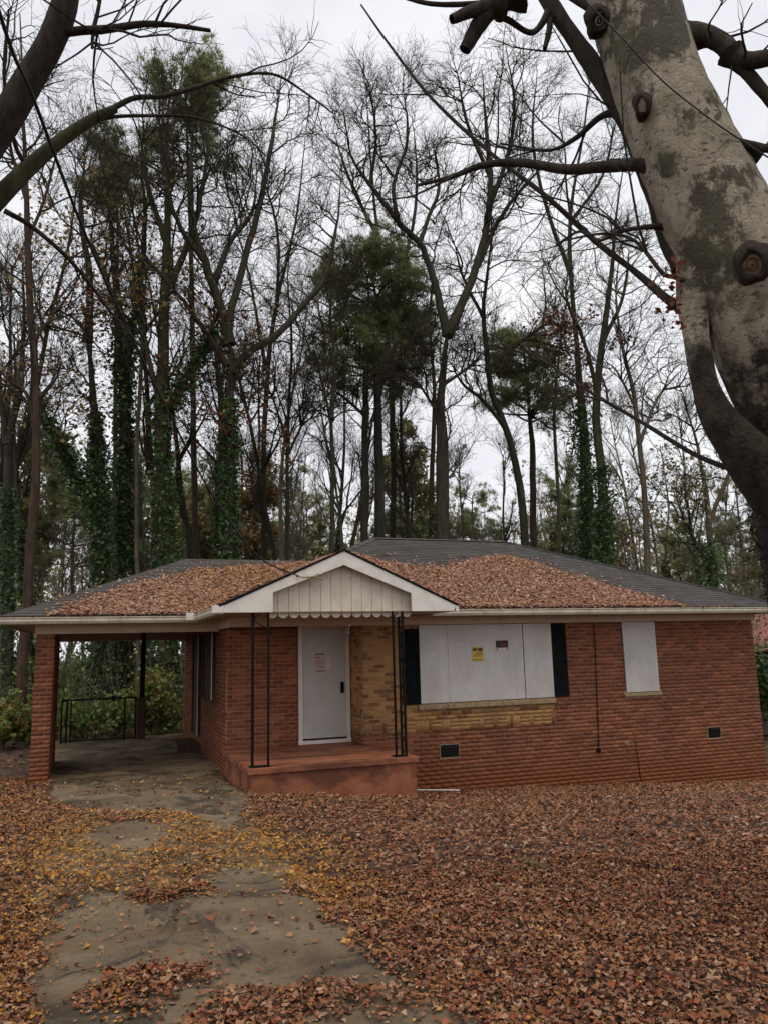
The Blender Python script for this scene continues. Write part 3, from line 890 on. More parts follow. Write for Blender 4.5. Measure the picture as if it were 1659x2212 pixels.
def sheet(name, x0, x1, z0, z1, yp, mat, label, cat, prints):
    r = MB().box(x0, x1, yp - .003, yp, z0, z1).build(name, M[mat])
    tag(r, label, cat)
    for (a, b, c, d, m_) in prints:
        MB().box(x0 + a * (x1 - x0), x0 + b * (x1 - x0), yp - .0042, yp - .0031, z0 + c * (z1 - z0), z0 + d * (z1 - z0)).build('printed_line', M[m_], r)
    return r
bp = YF - .0345
sheet('yellow_notice', 6.965, 7.205, -.295, -.02, bp, 'paper_yellow', 'small yellow notice with dark heading stapled to the window board', 'notice',
      [(.06, .46, .72, .92, 'ink'), (.56, .94, .68, .93, 'ink'), (.30, .90, .52, .60, 'ink_brown'), (.12, .88, .42, .48, 'ink_brown'), (.12, .80, .32, .38, 'ink_brown'), (.08, .84, .08, .14, 'ink_brown')])
sheet('warning_sign', 7.475, 7.785, -.10, .105, bp, 'paper', 'small black and red warning sign with white margin on the window board', 'sign',
      [(.06, .94, .26, .95, 'sign_black'), (.12, .2, .02, .2, 'ink'), (.84, .9, .02, .2, 'ink')])
MB().box(7.475 + .31 * .38, 7.475 + .31 * .84, bp - .0055, bp - .0043, -.02, .04).build('printed_line', M['sign_red'], bpy.data.objects['warning_sign'])
yd = YD - .0315
sheet('door_notice', 3.99, 4.25, -.44, -.02, yd, 'paper', 'pale printed notice taped to the front door', 'notice',
      [(.14, .86, .80, .90, 'ink_brown'), (.14, .55, .66, .72, 'ink_brown'), (.14, .86, .56, .59, 'ink_brown'), (.14, .80, .48, .51, 'ink_brown'), (.14, .84, .40, .43, 'ink_brown'), (.14, .70, .30, .33, 'ink_brown'), (.14, .84, .22, .25, 'ink_brown'), (.2, .86, .07, .115, 'ink')])
sheet('small_notice', 4.262, 4.345, -.40, -.14, yd, 'siding', 'narrow faded slip taped beside the printed notice on the front door', 'notice', [(.15, .8, .06, .10, 'ink_brown'), (.15, .8, .6, .63, 'ink_brown')])

# tube gate across the back of the carport
gz0, gz1, gy = FZ + .03, FZ + 1.06, 21.97
gate = empty('metal_gate', (0.2, gy, FZ), 'low rusty tube gate closing the back of the carport', 'gate')
MB().tube([(-.66, gy, gz1), (1.14, gy, gz1)], .021, 8).build('top_rail', M['iron'], gate)
MB().tube([(-.66, gy, gz0 + .02), (1.14, gy, gz0 + .02)], .021, 8).build('bottom_rail', M['iron'], gate)
for x, r in ((-.66, .021), (-.54, .024), (-.44, .017), (.86, .021), (1.13, .021)):
    MB().tube([(x, gy, FZ - .02), (x, gy, gz1 + .02)], r, 8).build('upright', M['iron'], gate)
MB().box(.52, .62, gy - .05, gy + .03, gz1 - .07, gz1 + .06).build('latch', M['iron'], gate)
V, Q = [], []
lines = []
for k in range(-14, 30):
    a = -.64 + k * .085
    for sg in (1, -1):
        p0 = np.array([a, gz0 + .02]); p1 = np.array([a + sg * (gz1 - gz0), gz1])
        lo, hi = -.64, 1.12
        d = p1 - p0; t0, t1 = 0., 1.
        ta, tb = sorted(((lo - p0[0]) / d[0], (hi - p0[0]) / d[0])); t0, t1 = max(t0, ta), min(t1, tb)
        if t1 - t0 > .02: lines.append([(p0[0] + d[0] * t, gy + .004 * sg, p0[1] + d[1] * t) for t in (t0, t1)])
P = np.array(lines); V, Q = tube_arrays(P, np.full(P.shape[:2], .0009), 3)
arr_obj('chain_link_mesh', V, M['bark_grey'], gate, quads=Q)

# neighbour's house past the right corner
nb_ = empty('neighbour_house', (25.5, 24.0, -3.4), 'neighbouring house with red roof just past the right corner', 'house')
M['red_roof'] = simple('red_roof', (0.20, 0.07, 0.055), (0.33, 0.14, 0.11), 3, 0.9, 0.3)
MB().box(24.2, 34, 21.5, 30, -3.6, -.6).build('wall', M['siding'], nb_)
MB().add([(23.7, 21.0, -.45), (34.5, 21.0, -.45), (34.5, 30.5, -.45), (23.7, 30.5, -.45), (28, 25.7, 1.5), (31, 25.7, 1.5)], [(0, 1, 5, 4), (1, 2, 5), (2, 3, 4, 5), (3, 0, 4)]).build('roof', M['red_roof'], nb_)
MB().box(23.0, 25.6, 19.5, 21.4, -3.6, -.95).build('porch_wall', M['brown_wood_and_shade'], nb_)
MB().add([(22.75, 19.2, -.78), (25.9, 19.2, -.78), (25.9, 21.45, -.05), (22.75, 21.45, -.05)], [(0, 1, 2, 3)]).extr([(22.75, 19.2, -.84), (22.75, 21.45, -.84), (22.75, 21.45, -.05), (22.75, 19.2, -.78)], (3.15, 0, 0)).build('porch_roof', M['shingle'], nb_)
MB().box(22.7, 25.9, 19.05, 19.2, -.90, -.78).build('gutter', M['white'], nb_)
MB().box(24.3, 24.9, 21.38, 21.49, -2.2, -1.2).build('window', M['dark'], nb_)
MB().tube([(22.9, 19.3, -.9), (22.9, 19.35, -3.5)], .05, 8).build('downspout', M['white'], nb_)

def catmull(P, n=6):
    P = np.asarray(P, float)
    Q_ = np.vstack([2 * P[0] - P[1], P, 2 * P[-1] - P[-2]])
    out = []
    for i in range(len(P) - 1):
        p0, p1, p2, p3 = Q_[i:i + 4]
        for t in np.linspace(0, 1, n, endpoint=False):
            out.append(.5 * ((2 * p1) + (p2 - p0) * t + (2 * p0 - 5 * p1 + 4 * p2 - p3) * t * t + (3 * p1 - p0 - 3 * p2 + p3) * t ** 3))
    out.append(P[-1])
    return np.array(out)

def resample(P, n):
    d = np.concatenate(([0], np.cumsum(np.linalg.norm(np.diff(P, axis=0), axis=1))))
    t = np.linspace(0, d[-1], n)
    return np.stack([np.interp(t, d, P[:, k]) for k in range(3)], -1), d[-1]

M['cable'] = simple('black_cable', (0.010, 0.010, 0.011), (0.02, 0.02, 0.022), 20, 0.6, 0.0)
wp = [(3.05, 12.19, 1.17)] + [tuple(at_depth(x, y, D)) for x, y, D in ((560, 1203, 10.9), (465, 1078, 9.6), (371, 903, 8.2), (262, 679, 6.9), (175, 481, 5.9), (75, 217, 4.9), (0, 28, 4.3))]
wp.append(tuple(np.array(wp[-1]) * 2 - np.array(wp[-2]) + np.array([-.2, -1.0, .5])))
c_ = MB().tube(catmull(wp, 8), .012, 8).build('service_cable', M['cable'], smooth=True)
tag(c_, 'black overhead service cable running from upper left to the entry gable', 'cable')
wp = [at_depth(x, y, D) for x, y, D in ((1120, -140, 4.6), (1327, 66, 4.5), (1420, 165, 4.45), (1495, 228, 4.4), (1580, 290, 4.35), (1700, 365, 4.3), (1850, 450, 4.2))]
c_ = MB().tube(catmull(wp, 6), .0045, 6).build('thin_wire', M['cable'], smooth=True)
tag(c_, 'thin dark wire slanting across the pale leaning trunk', 'wire')

# ------------------------------------------------------------------ trees
UP = np.array([0, 0, 1.0])

def children(P, R, n_per, t0, t1, ang, length, rad, nseg, up, wob, g, rmin=.004):
    """side branches on polylines P (N,S,3); returns P', R'"""
    N, S, _ = P.shape
    idx = np.repeat(np.arange(N), n_per); n = len(idx)
    t = g.uniform(t0, t1, n) ** 0.9
    f = t * (S - 1); k = np.clip(f.astype(int), 0, S - 2); fr = (f - k)[:, None]
    pos = P[idx, k] * (1 - fr) + P[idx, k + 1] * fr
    d = norm(P[idx, k + 1] - P[idx, k])
    pr_ = R[idx, k]
    rnd = norm(g.normal(size=(n, 3)))
    perp = norm(rnd - d * np.sum(rnd * d, -1, keepdims=True))
    a = np.radians(g.uniform(ang[0], ang[1], n))[:, None]
    d = norm(d * np.cos(a) + perp * np.sin(a) + UP * up * .5)
    L_ = g.uniform(length[0], length[1], n) * (1.2 - .65 * t)
    r0 = np.maximum(np.minimum(pr_ * .75, rad * g.uniform(.7, 1.2, n)), rmin)
    out = np.empty((n, nseg + 1, 3)); out[:, 0] = pos
    for s_ in range(nseg):
        out[:, s_ + 1] = out[:, s_] + d * (L_ / nseg)[:, None]
        d = norm(d + wob * g.normal(size=(n, 3)) + UP * up * .35)
    rr = r0[:, None] * np.linspace(1, .35, nseg + 1)[None]
    return out, np.maximum(rr, rmin * .7)

def merge(parts):
    V, Q, n = [], [], 0
    for v, q in parts:
        V.append(v); Q.append(q + n); n += len(v)
    return np.concatenate(V), np.concatenate(Q)

LEAFQ_V = np.array([(-.5, 0, 0), (0, -.38, .06), (.55, 0, -.05), (0, .38, .06)])
LEAFQ_F = np.array([(0, 1, 2, 3)])

def leaves_at(pos, size, cols, g, tilt=None, jitter=.1):
    n = len(pos)
    c = np.array(cols)[g.integers(0, len(cols), n)] * (1 + jitter * g.normal(size=(n, 1)))
    V, F = scatter(LEAFQ_V, LEAFQ_F, pos, rand_rot(n, tilt, g), g.uniform(size[0], size[1], n))
    return V, F, np.repeat(np.clip(c, .003, 1), 4, 0)

GREEN_IVY = [(0.045, 0.092, 0.026), (0.066, 0.13, 0.038), (0.03, 0.064, 0.02), (0.1, 0.175, 0.055), (0.15, 0.22, 0.085)]
GREEN_PINE = [(0.19, 0.22, 0.085), (0.24, 0.27, 0.115), (0.15, 0.18, 0.075), (0.29, 0.29, 0.14)]
OLIVE = [(0.19, 0.18, 0.07), (0.25, 0.22, 0.085), (0.14, 0.15, 0.06), (0.3, 0.25, 0.11)]
RUST = [(0.156, 0.054, 0.026), (0.192, 0.078, 0.036), (0.108, 0.036, 0.022), (0.132, 0.072, 0.036)]
YELLOWB = [(0.3, 0.21, 0.06), (0.24, 0.19, 0.06), (0.28, 0.15, 0.05), (0.18, 0.17, 0.055), (0.36, 0.25, 0.08)]
BRIGHT = [(0.111, 0.203, 0.037), (0.155, 0.249, 0.051), (0.078, 0.155, 0.034), (0.199, 0.262, 0.060), (0.221, 0.214, 0.051)]

def ivy_on(P, R, per_m, reach, size, cols, g, t0=0., t1=1.):
    Pr, L_ = resample(P, 60)
    n = int(per_m * L_ * (t1 - t0))
    t = g.uniform(t0, t1, n); f = t * 58.999; k = f.astype(int); fr = (f - k)[:, None]
    pos = Pr[k] * (1 - fr) + Pr[k + 1] * fr
    r = np.interp(t, np.linspace(0, 1, len(R)), R)
    a = g.uniform(0, 2 * math.pi, n)
    lump = 1 + .8 * np.sin(t * L_ * 1.9 + np.cos(a) * 2 + L_) * np.cos(t * L_ * .7 + a)
    rr = r + reach * np.abs(g.normal(size=n)) * np.clip(lump, .15, 2)
    ax = norm(Pr[k + 1] - Pr[k])
    u = norm(np.cross(ax, np.array([0.03, 1, .05]))); v = np.cross(ax, u)
    pos = pos + (u * np.cos(a)[:, None] + v * np.sin(a)[:, None]) * rr[:, None]
    return leaves_at(pos, size, cols, g)

PINE_T = []
for q in range(13):
    a = q * 2.4; e = -0.5 + q / 12 * 1.75
    d = np.array([math.cos(a) * math.cos(e), math.sin(a) * math.cos(e), math.sin(e)])
    s_ = norm(np.cross(d, np.array([.3, .2, 1.])))
    PINE_T += [-s_ * .05, s_ * .05, d]
PINE_V = np.array(PINE_T); PINE_F = np.arange(len(PINE_T)).reshape(-1, 3)

def pine_crown(P, R, g, n_br, length, z_lo, tuft=(.24, .40), per=10, t0=.55, shape=1.0):
    """whorled branches on the upper trunk and needle tufts at their ends"""
    t_ = None
    length = (length[0] * 1.4, length[1] * 1.42)
    br, brR = children(P[None], R[None], n_br, t0, 1.0, (60, 100), length, .05, 6, .10, .12, g, .012)
    sub, subR = children(br, brR, 5, .25, 1.0, (25, 65), (length[0] * .25, length[1] * .42), .02, 4, .25, .15, g, .008)
    tub = merge([tube_arrays(br, brR, 5), tube_arrays(sub, subR, 3)])
    cen = np.concatenate([sub[:, -1], br[:, -1], sub[g.uniform(size=len(sub)) < .4][:, 2]])
    pos = np.repeat(cen, per, 0) + g.normal(size=(len(cen) * per, 3)) * np.array([.20, .20, .13])
    n = len(pos)
    V, F = scatter(PINE_V, PINE_F, pos, rand_rot(n, .9, g), g.uniform(tuft[0], tuft[1], n))
    c = np.array(GREEN_PINE)[g.integers(0, len(GREEN_PINE), n)] * (1 + .15 * g.normal(size=(n, 1)))
    return tub, (V, F, np.repeat(np.clip(c, .003, 1), len(PINE_V), 0))

def px_line(pts, Y, base=False):
    W_ = [at(p[0], p[1], Y + (p[2] if len(p) > 2 else 0)) for p in pts]
    if base:
        b = W_[0].copy(); gzv = float(zground(b[0], b[1])) - .25
        if b[2] > gzv + .3: W_.insert(0, np.array([b[0] + .05, b[1], gzv]))
    return np.array(W_)

def px_r(rpx, p):
    return rpx * (p @ CF) / FPX

def hand_tree(name, label, Y, trunks, limbs=(), mat='bark', group=None, twigs=(10, 9, 5), blen=(1.8, 4.0), up=.14, ivy=(), ivycol=GREEN_IVY, leaf=None, pine=None, seed=1, trunk_twigs=0.55, cat='tree'):
    """trunks / limbs: (pixel polyline, r0 px, r1 px)"""
    g = np.random.default_rng(seed)
    S = 25
    lines = []
    for i, (pts, r0, r1) in enumerate(list(trunks) + list(limbs)):
        W_ = px_line(pts, Y, base=i < len(trunks))
        C = catmull(W_, 6)
        C, L_ = resample(C, S)
        C[1:-1] += g.normal(size=(S - 2, 3)) * .012 * min(L_, 8) / 8
        ra, rb = px_r(r0, W_[0]), px_r(r1, W_[-1])
        R = np.linspace(ra, rb, S)
        if i < len(trunks): R[0] *= 1.35; R[1] *= 1.12
        else: R[:4] *= np.linspace(1.3, 1.0, 4)
        if not any(np.allclose(W_[-1], px_line(l_[0][:1], Y)[0]) for l_ in limbs): R[-9:] *= np.linspace(1, .3, 9)
        lines.append((C, R))
    b = lines[0][0][0]
    root = empty(name, b, label, cat, group)
    tb = merge([tube_arrays(C[None], R[None], 12) for C, R in lines])
    arr_obj('trunk', tb[0], M[mat], root, quads=tb[1], smooth=True)
    crown = []
    src = [l for l in lines[len(trunks):]]
    up_tr = [l for l in lines[:len(trunks)]]
    if twigs:
        nb1, nb2, nb3 = twigs
        Bs = []
        if src:
            Bs.append(children(np.array([c for c, _ in src]), np.array([r for _, r in src]), nb1, .2, 1., (28, 75), blen, .040, 8, up, .21, g, .010))
        if up_tr and trunk_twigs < 1:
            Bs.append(children(np.array([c for c, _ in up_tr]), np.array([r for _, r in up_tr]), nb1, trunk_twigs, 1., (28, 75), blen, .036, 8, up, .21, g, .010))
        BP = np.concatenate([x[0] for x in Bs]); BR = np.concatenate([x[1] for x in Bs])
        crown.append(tube_arrays(BP, BR, 4))
        CP, CR_ = children(BP, BR, nb2, .15, 1., (25, 65), (blen[0] * .45, blen[1] * .5), .018, 5, up * .8, .24, g, .008)
        crown.append(tube_arrays(CP, CR_, 3))
        DP, DR = children(CP, CR_, nb3, .15, 1., (25, 65), (blen[0] * .22, blen[1] * .28), .010, 3, up * .6, .28, g, .0068)
        crown.append(tube_arrays(DP, DR, 3))
        if leaf:
            n, size, cols, zlo, zhi = leaf
            tips = np.concatenate([DP[:, -1], CP[:, -1], CP[:, 2]])
            sel = (tips[:, 2] > zlo) & (tips[:, 2] < zhi)
            tips = tips[sel] if sel.any() else tips
            pos = tips[g.integers(0, len(tips), n)] + g.normal(size=(n, 3)) * .12
            lv = leaves_at(pos, size, cols, g)
            arr_obj('foliage', lv[0], M['foliage'], root, quads=lv[1], colors=lv[2])
    if pine:
        for kw in pine:
            li = kw.pop('line')
            tub, lv = pine_crown(*lines[li], g, **kw)
            crown.append(tub)
            arr_obj('needles', lv[0], M['foliage'], root, tris=lv[1], colors=lv[2])
    if crown:
        cv = merge(crown)
        arr_obj('crown', cv[0], M['bark'], root, quads=cv[1])
    if ivy:
        parts = [ivy_on(*lines[li], per_m, reach, (.08, .17), ivycol, g, t0, t1) for (li, per_m, reach, t0, t1) in ivy]
        V = np.concatenate([p[0] for p in parts]); cc = np.concatenate([p[2] for p in parts])
        Q = np.arange(len(V)).reshape(-1, 4)
        arr_obj('ivy', V, M['foliage'], root, quads=Q, colors=cc)
    return root

hand_tree('bare_tree', 'reddish slender trunk rising left of the carport', 24.5,
          [([(42, 1640), (52, 1400), (66, 1200), (80, 960), (74, 760), (62, 560), (57, 380), (50, 200), (44, 30, .4)], 12, 4)],
          [([(75, 737), (98, 702), (126, 684)], 5, 3), ([(79, 955), (62, 860), (25, 826), (-30, 818)], 5, 2), ([(60, 440), (20, 300), (5, 150)], 4, 2), ([(62, 520), (100, 420), (130, 300)], 4, 2)],
          mat='bark_red', twigs=(9, 8, 5), seed=3, leaf=(500, (.10, .18), RUST, 3, 12))
hand_tree('ivy_tree', 'forked grey trunk with ivy foot at the far left edge', 29,
          [([(14, 1600), (18, 1250), (20, 960), (42, 850), (52, 700), (50, 560)], 15, 5)], [([(18, 960), (2, 850), (-15, 700)], 8, 4)], mat='bark_grey', twigs=(9, 8, 5), seed=4,
          ivy=[(0, 260, .10, 0, .5)])
hand_tree('ivy_tree', 'leftmost ivy smothered trunk of the thick cluster behind the carport', 27.5,
          [([(215, 1420), (216, 1050), (202, 850), (186, 720), (152, 682), (118, 668)], 20, 6)],
          [([(228, 1110), (165, 1030), (118, 935), (78, 885, .5)], 9, 4), ([(190, 740), (195, 600), (175, 450), (190, 300)], 9, 3)], twigs=(8, 7, 5), seed=5,
          ivy=[(0, 520, .13, 0, .72), (1, 760, .22, 0, .95)], leaf=(900, (.10, .2), YELLOWB, 5, 15))
hand_tree('ivy_tree', 'second ivy smothered trunk of the cluster with yellowing crown', 28.5,
          [([(268, 1420), (272, 1000), (268, 800), (250, 600), (236, 450), (212, 300)], 21, 5)],
          [([(268, 820), (300, 640), (315, 480), (300, 300)], 9, 3), ([(262, 700), (215, 560), (160, 470)], 7, 2)], twigs=(8, 7, 5), seed=6,
          ivy=[(0, 600, .18, 0, .68), (1, 250, .2, 0, .5)], leaf=(1300, (.10, .2), YELLOWB, 5, 17))
hand_tree('bare_tree', 'pale thin stem standing inside the ivy cluster', 26.6,
          [([(300, 1420), (297, 1000), (303, 850), (312, 650), (292, 480), (268, 330)], 6, 3)], mat='bark_tan', twigs=(6, 6, 5), seed=7)
hand_tree('ivy_tree', 'tall ivy clad trunk seen through the right of the carport', 26,
          [([(364, 1590), (360, 1250), (352, 1000), (350, 860), (355, 700), (363, 500), (360, 350), (368, 180, .5)], 22, 5)],
          [([(366, 885), (402, 820), (442, 750), (476, 665)], 10, 4), ([(358, 640), (410, 520), (440, 400), (455, 250)], 8, 3), ([(360, 520), (320, 400), (300, 260)], 7, 3), ([(352, 900), (320, 760), (300, 640)], 7, 3)],
          mat='bark_moss', twigs=(8, 7, 5), seed=8, ivy=[(0, 420, .13, 0, .47), (1, 600, .2, 0, .8)], leaf=(800, (.1, .18), YELLOWB, 6, 16))
hand_tree('pine_tree', 'tall pine with dark tuft near the top left', 33,
          [([(430, 1420), (420, 1000), (415, 600), (405, 300), (400, 150)], 8, 4)], twigs=None, mat='bark_red', seed=9,
          pine=[dict(line=0, n_br=34, length=(1.2, 2.7), z_lo=0, t0=.80, per=8)])
hand_tree('pine_tree', 'smaller olive tinted pine top beside the tall pine at upper left', 36,
          [([(250, 1420), (250, 900), (255, 500), (252, 265)], 6, 3)], twigs=None, mat='bark_red', seed=10,
          pine=[dict(line=0, n_br=22, length=(.9, 2.0), z_lo=0, t0=.80, per=7)])
hand_tree('ivy_tree', 'ivy sleeved trunk with spreading limbs behind the carport ridge', 25.5,
          [([(497, 1420), (498, 1150), (495, 1000), (500, 800), (497, 742)], 18, 13)],
          [([(497, 745), (482, 680), (458, 612), (440, 555), (418, 490), (412, 380), (420, 250, .6)], 12, 3),
           ([(500, 805), (540, 760), (602, 722), (662, 652), (702, 600), (730, 470), (740, 350, -.5)], 9, 2),
           ([(497, 745), (496, 690), (530, 560), (560, 450), (585, 320), (610, 160, .8)], 9, 3),
           ([(492, 790), (450, 722), (390, 642), (310, 545), (270, 450)], 6, 2), ([(462, 612), (500, 520), (545, 460), (555, 380)], 7, 3), ([(440, 560), (380, 470), (350, 330), (345, 200)], 6, 2)],
          twigs=(11, 10, 5), seed=11, ivy=[(0, 430, .09, 0, .85)], leaf=(900, (.1, .2), RUST, 6, 12))
hand_tree('bare_tree', 'thin ivy footed trunk left of the ivy sleeved trunk', 27.5, [([(474, 1420), (474, 1050), (482, 900), (470, 800), (462, 690), (480, 560)], 9, 3)], twigs=(10, 8, 5), seed=12, ivy=[(0, 220, .06, 0, .6)])
hand_tree('bare_tree', 'straight slim trunk left of the gable peak', 29, [([(622, 1420), (621, 1000), (626, 850), (631, 740), (622, 600), (640, 470)], 6, 2)], [([(622, 960), (590, 860), (560, 800)], 3, 1.5), ([(624, 980), (670, 880), (690, 840)], 3, 1.5)], twigs=(10, 8, 5), seed=13, trunk_twigs=.45)
hand_tree('bare_tree', 'slim dark trunk with crooked top above the gable peak', 27,
          [([(717, 1420), (718, 1050), (716, 920), (704, 860), (690, 800), (662, 735), (640, 650)], 7.5, 3)], [([(716, 905), (722, 780), (714, 660), (725, 560)], 5, 2), ([(690, 800), (720, 720), (760, 660)], 3, 1.5)], twigs=(10, 9, 5), seed=14)
hand_tree('pine_tree', 'big round topped pine with twin trunks behind the main ridge', 30,
          [([(786, 1420), (788, 1000), (790, 800), (796, 640), (790, 575)], 11, 5), ([(822, 1420), (819, 1000), (815, 850), (812, 680), (806, 560)], 17, 5)],
          [([(815, 860), (850, 760), (868, 680)], 6, 2), ([(790, 900), (745, 860), (700, 830)], 4, 2)], mat='bark_grey', twigs=(5, 4, 3), seed=15, trunk_twigs=.75, ivy=[(1, 300, .2, .1, .36)],
          pine=[dict(line=0, n_br=34, length=(1.4, 3.4), z_lo=0, t0=.70, per=8, tuft=(.22, .36)), dict(line=1, n_br=42, length=(1.2, 3.2), z_lo=0, t0=.68, per=8, tuft=(.22, .36)), dict(line=2, n_br=16, length=(.8, 1.8), z_lo=0, t0=.3, per=8)])
hand_tree('bare_tree', 'dark forked tree rising right of centre behind the main ridge', 26.5,
          [([(954, 1420), (955, 1000), (951, 880), (958, 780), (966, 722)], 16, 13)],
          [([(966, 725), (946, 640), (926, 572), (905, 525), (860, 480), (815, 420), (790, 385), (758, 335), (742, 240, -.6)], 9, 3),
           ([(966, 725), (1000, 650), (1030, 570), (1050, 490), (1060, 400), (1052, 300), (1040, 150, .6)], 10.5, 3),
           ([(1030, 575), (1080, 472), (1140, 392), (1205, 330)], 6, 2), ([(905, 528), (925, 470), (948, 400), (930, 290)], 5, 2), ([(1055, 450), (1095, 340), (1110, 220), (1090, 90)], 6, 2),
           ([(950, 900), (905, 830), (880, 800)], 3.5, 2), ([(958, 830), (1015, 790), (1060, 740)], 4, 2), ([(860, 480), (850, 400), (880, 300), (870, 180)], 5, 2), ([(1058, 380), (1010, 270), (985, 150)], 5, 2), ([(800, 395), (812, 300), (800, 180)], 4, 2)],
          twigs=(12, 10, 5), seed=16, blen=(1.6, 3.6))
hand_tree('bare_tree', 'thinner reddish trunk pressed beside the dark forked tree', 28, [([(930, 1420), (932, 1050), (938, 860), (928, 700), (935, 560)], 8, 3)], mat='bark_red', twigs=(9, 8, 5), seed=17, ivy=[(0, 200, .3, 0, .45)])
hand_tree('bare_tree', 'dark leaning trunk bending left behind the right of the ridge', 28,
          [([(1142, 1420), (1128, 1100), (1096, 935), (1062, 850), (1050, 760), (1044, 650), (1062, 500), (1050, 380)], 12, 3)],
          [([(1092, 925), (1040, 862), (1000, 830), (965, 770)], 5, 2), ([(1050, 800), (1120, 740), (1190, 690), (1210, 640)], 5, 2), ([(1046, 690), (1000, 600), (980, 520)], 4, 2)], twigs=(11, 9, 5), seed=18)
hand_tree('pine_tree', 'round headed pine right of the main ridge', 31, [([(1153, 1420), (1150, 1000), (1142, 880), (1132, 770), (1130, 725)], 10, 5)], [([(1148, 900), (1190, 830), (1225, 800)], 5, 2)], mat='bark_red', twigs=(6, 5, 4), trunk_twigs=1, seed=19,
          pine=[dict(line=0, n_br=44, length=(1.1, 2.6), z_lo=0, t0=.74, per=8, tuft=(.2, .34))], leaf=(1300, (.12, .22), RUST, 4, 14))
hand_tree('ivy_tree', 'dark ivy column left of the two over the right hip', 27, [([(1256, 1420), (1262, 1100), (1256, 950), (1249, 870), (1240, 760)], 13, 5)], twigs=(9, 8, 5), seed=20, ivy=[(0, 520, .24, 0, .85)])
hand_tree('ivy_tree', 'dark ivy column with bare forked top over the right hip', 26,
          [([(1306, 1420), (1302, 1080), (1286, 900), (1298, 760), (1316, 620), (1330, 470), (1350, 330)], 15, 3)], [([(1290, 850), (1262, 740), (1222, 640), (1232, 560)], 5, 2), ([(1300, 740), (1345, 640), (1360, 520)], 5, 2)], mat='bark_moss', twigs=(11, 9, 5), seed=21, ivy=[(0, 620, .24, 0, .42)], leaf=(500, (.1, .2), RUST, 7, 13))
hand_tree('bare_tree', 'tan bare trunk curving up beyond the right end of the roof', 25,
          [([(1404, 1420), (1398, 1200), (1386, 1020), (1378, 940), (1370, 860), (1346, 760), (1330, 640), (1340, 520)], 9, 3)], [([(1380, 960), (1420, 860), (1470, 800)], 4, 2), ([(1372, 880), (1330, 800), (1300, 780)], 3, 1.5)], mat='bark_tan', twigs=(10, 9, 5), seed=22)
hand_tree('ivy_tree', 'low ivy draped tree beside the neighbouring house', 25, [([(1545, 1420), (1532, 1150), (1505, 960), (1470, 850)], 10, 4)], [([(1530, 1130), (1580, 1000), (1600, 880)], 5, 2), ([(1540, 1230), (1490, 1150), (1450, 1050)], 5, 2)], twigs=(10, 8, 5), seed=23, ivy=[(0, 420, .30, 0, .55), (2, 260, .3, 0, .6)], mat='bark_tan', leaf=(1200, (.1, .2), OLIVE, 1, 8))
hand_tree('bare_tree', 'slim bare trunk between the round headed pine and the ivy columns', 30, [([(1205, 1420), (1206, 1100), (1196, 900), (1215, 700), (1240, 560)], 6, 2)], twigs=(10, 8, 5), seed=24, mat='bark_tan')
hand_tree('bare_tree', 'faint tall bare tree in the gap left of the round topped pine', 34, [([(575, 1420), (570, 1000), (590, 700), (640, 480), (660, 300)], 8, 3)], [([(575, 800), (540, 600), (500, 450)], 4, 2), ([(600, 660), (600, 500), (560, 350)], 4, 2)], twigs=(11, 10, 5), seed=25, blen=(2, 4))
hand_tree('bare_tree', 'tall bare tree whose crown tops the round topped pine', 35, [([(845, 1420), (850, 1000), (835, 700), (815, 500), (800, 330), (790, 180)], 9, 3)], [([(830, 680), (880, 540), (900, 400), (890, 250)], 5, 2), ([(820, 520), (760, 400), (720, 280)], 5, 2)], twigs=(12, 10, 5), seed=26, blen=(2, 4))
hand_tree('bare_tree', 'tall bare tree in the sky gap left of the pale leaning trunk', 33, [([(1290, 1420), (1270, 1000), (1240, 700), (1230, 480), (1260, 280), (1280, 120)], 8, 3)], [([(1235, 600), (1180, 450), (1150, 300), (1160, 150)], 5, 2), ([(1232, 480), (1300, 380), (1330, 260)], 4, 2)], twigs=(12, 10, 5), seed=27, blen=(2, 4))

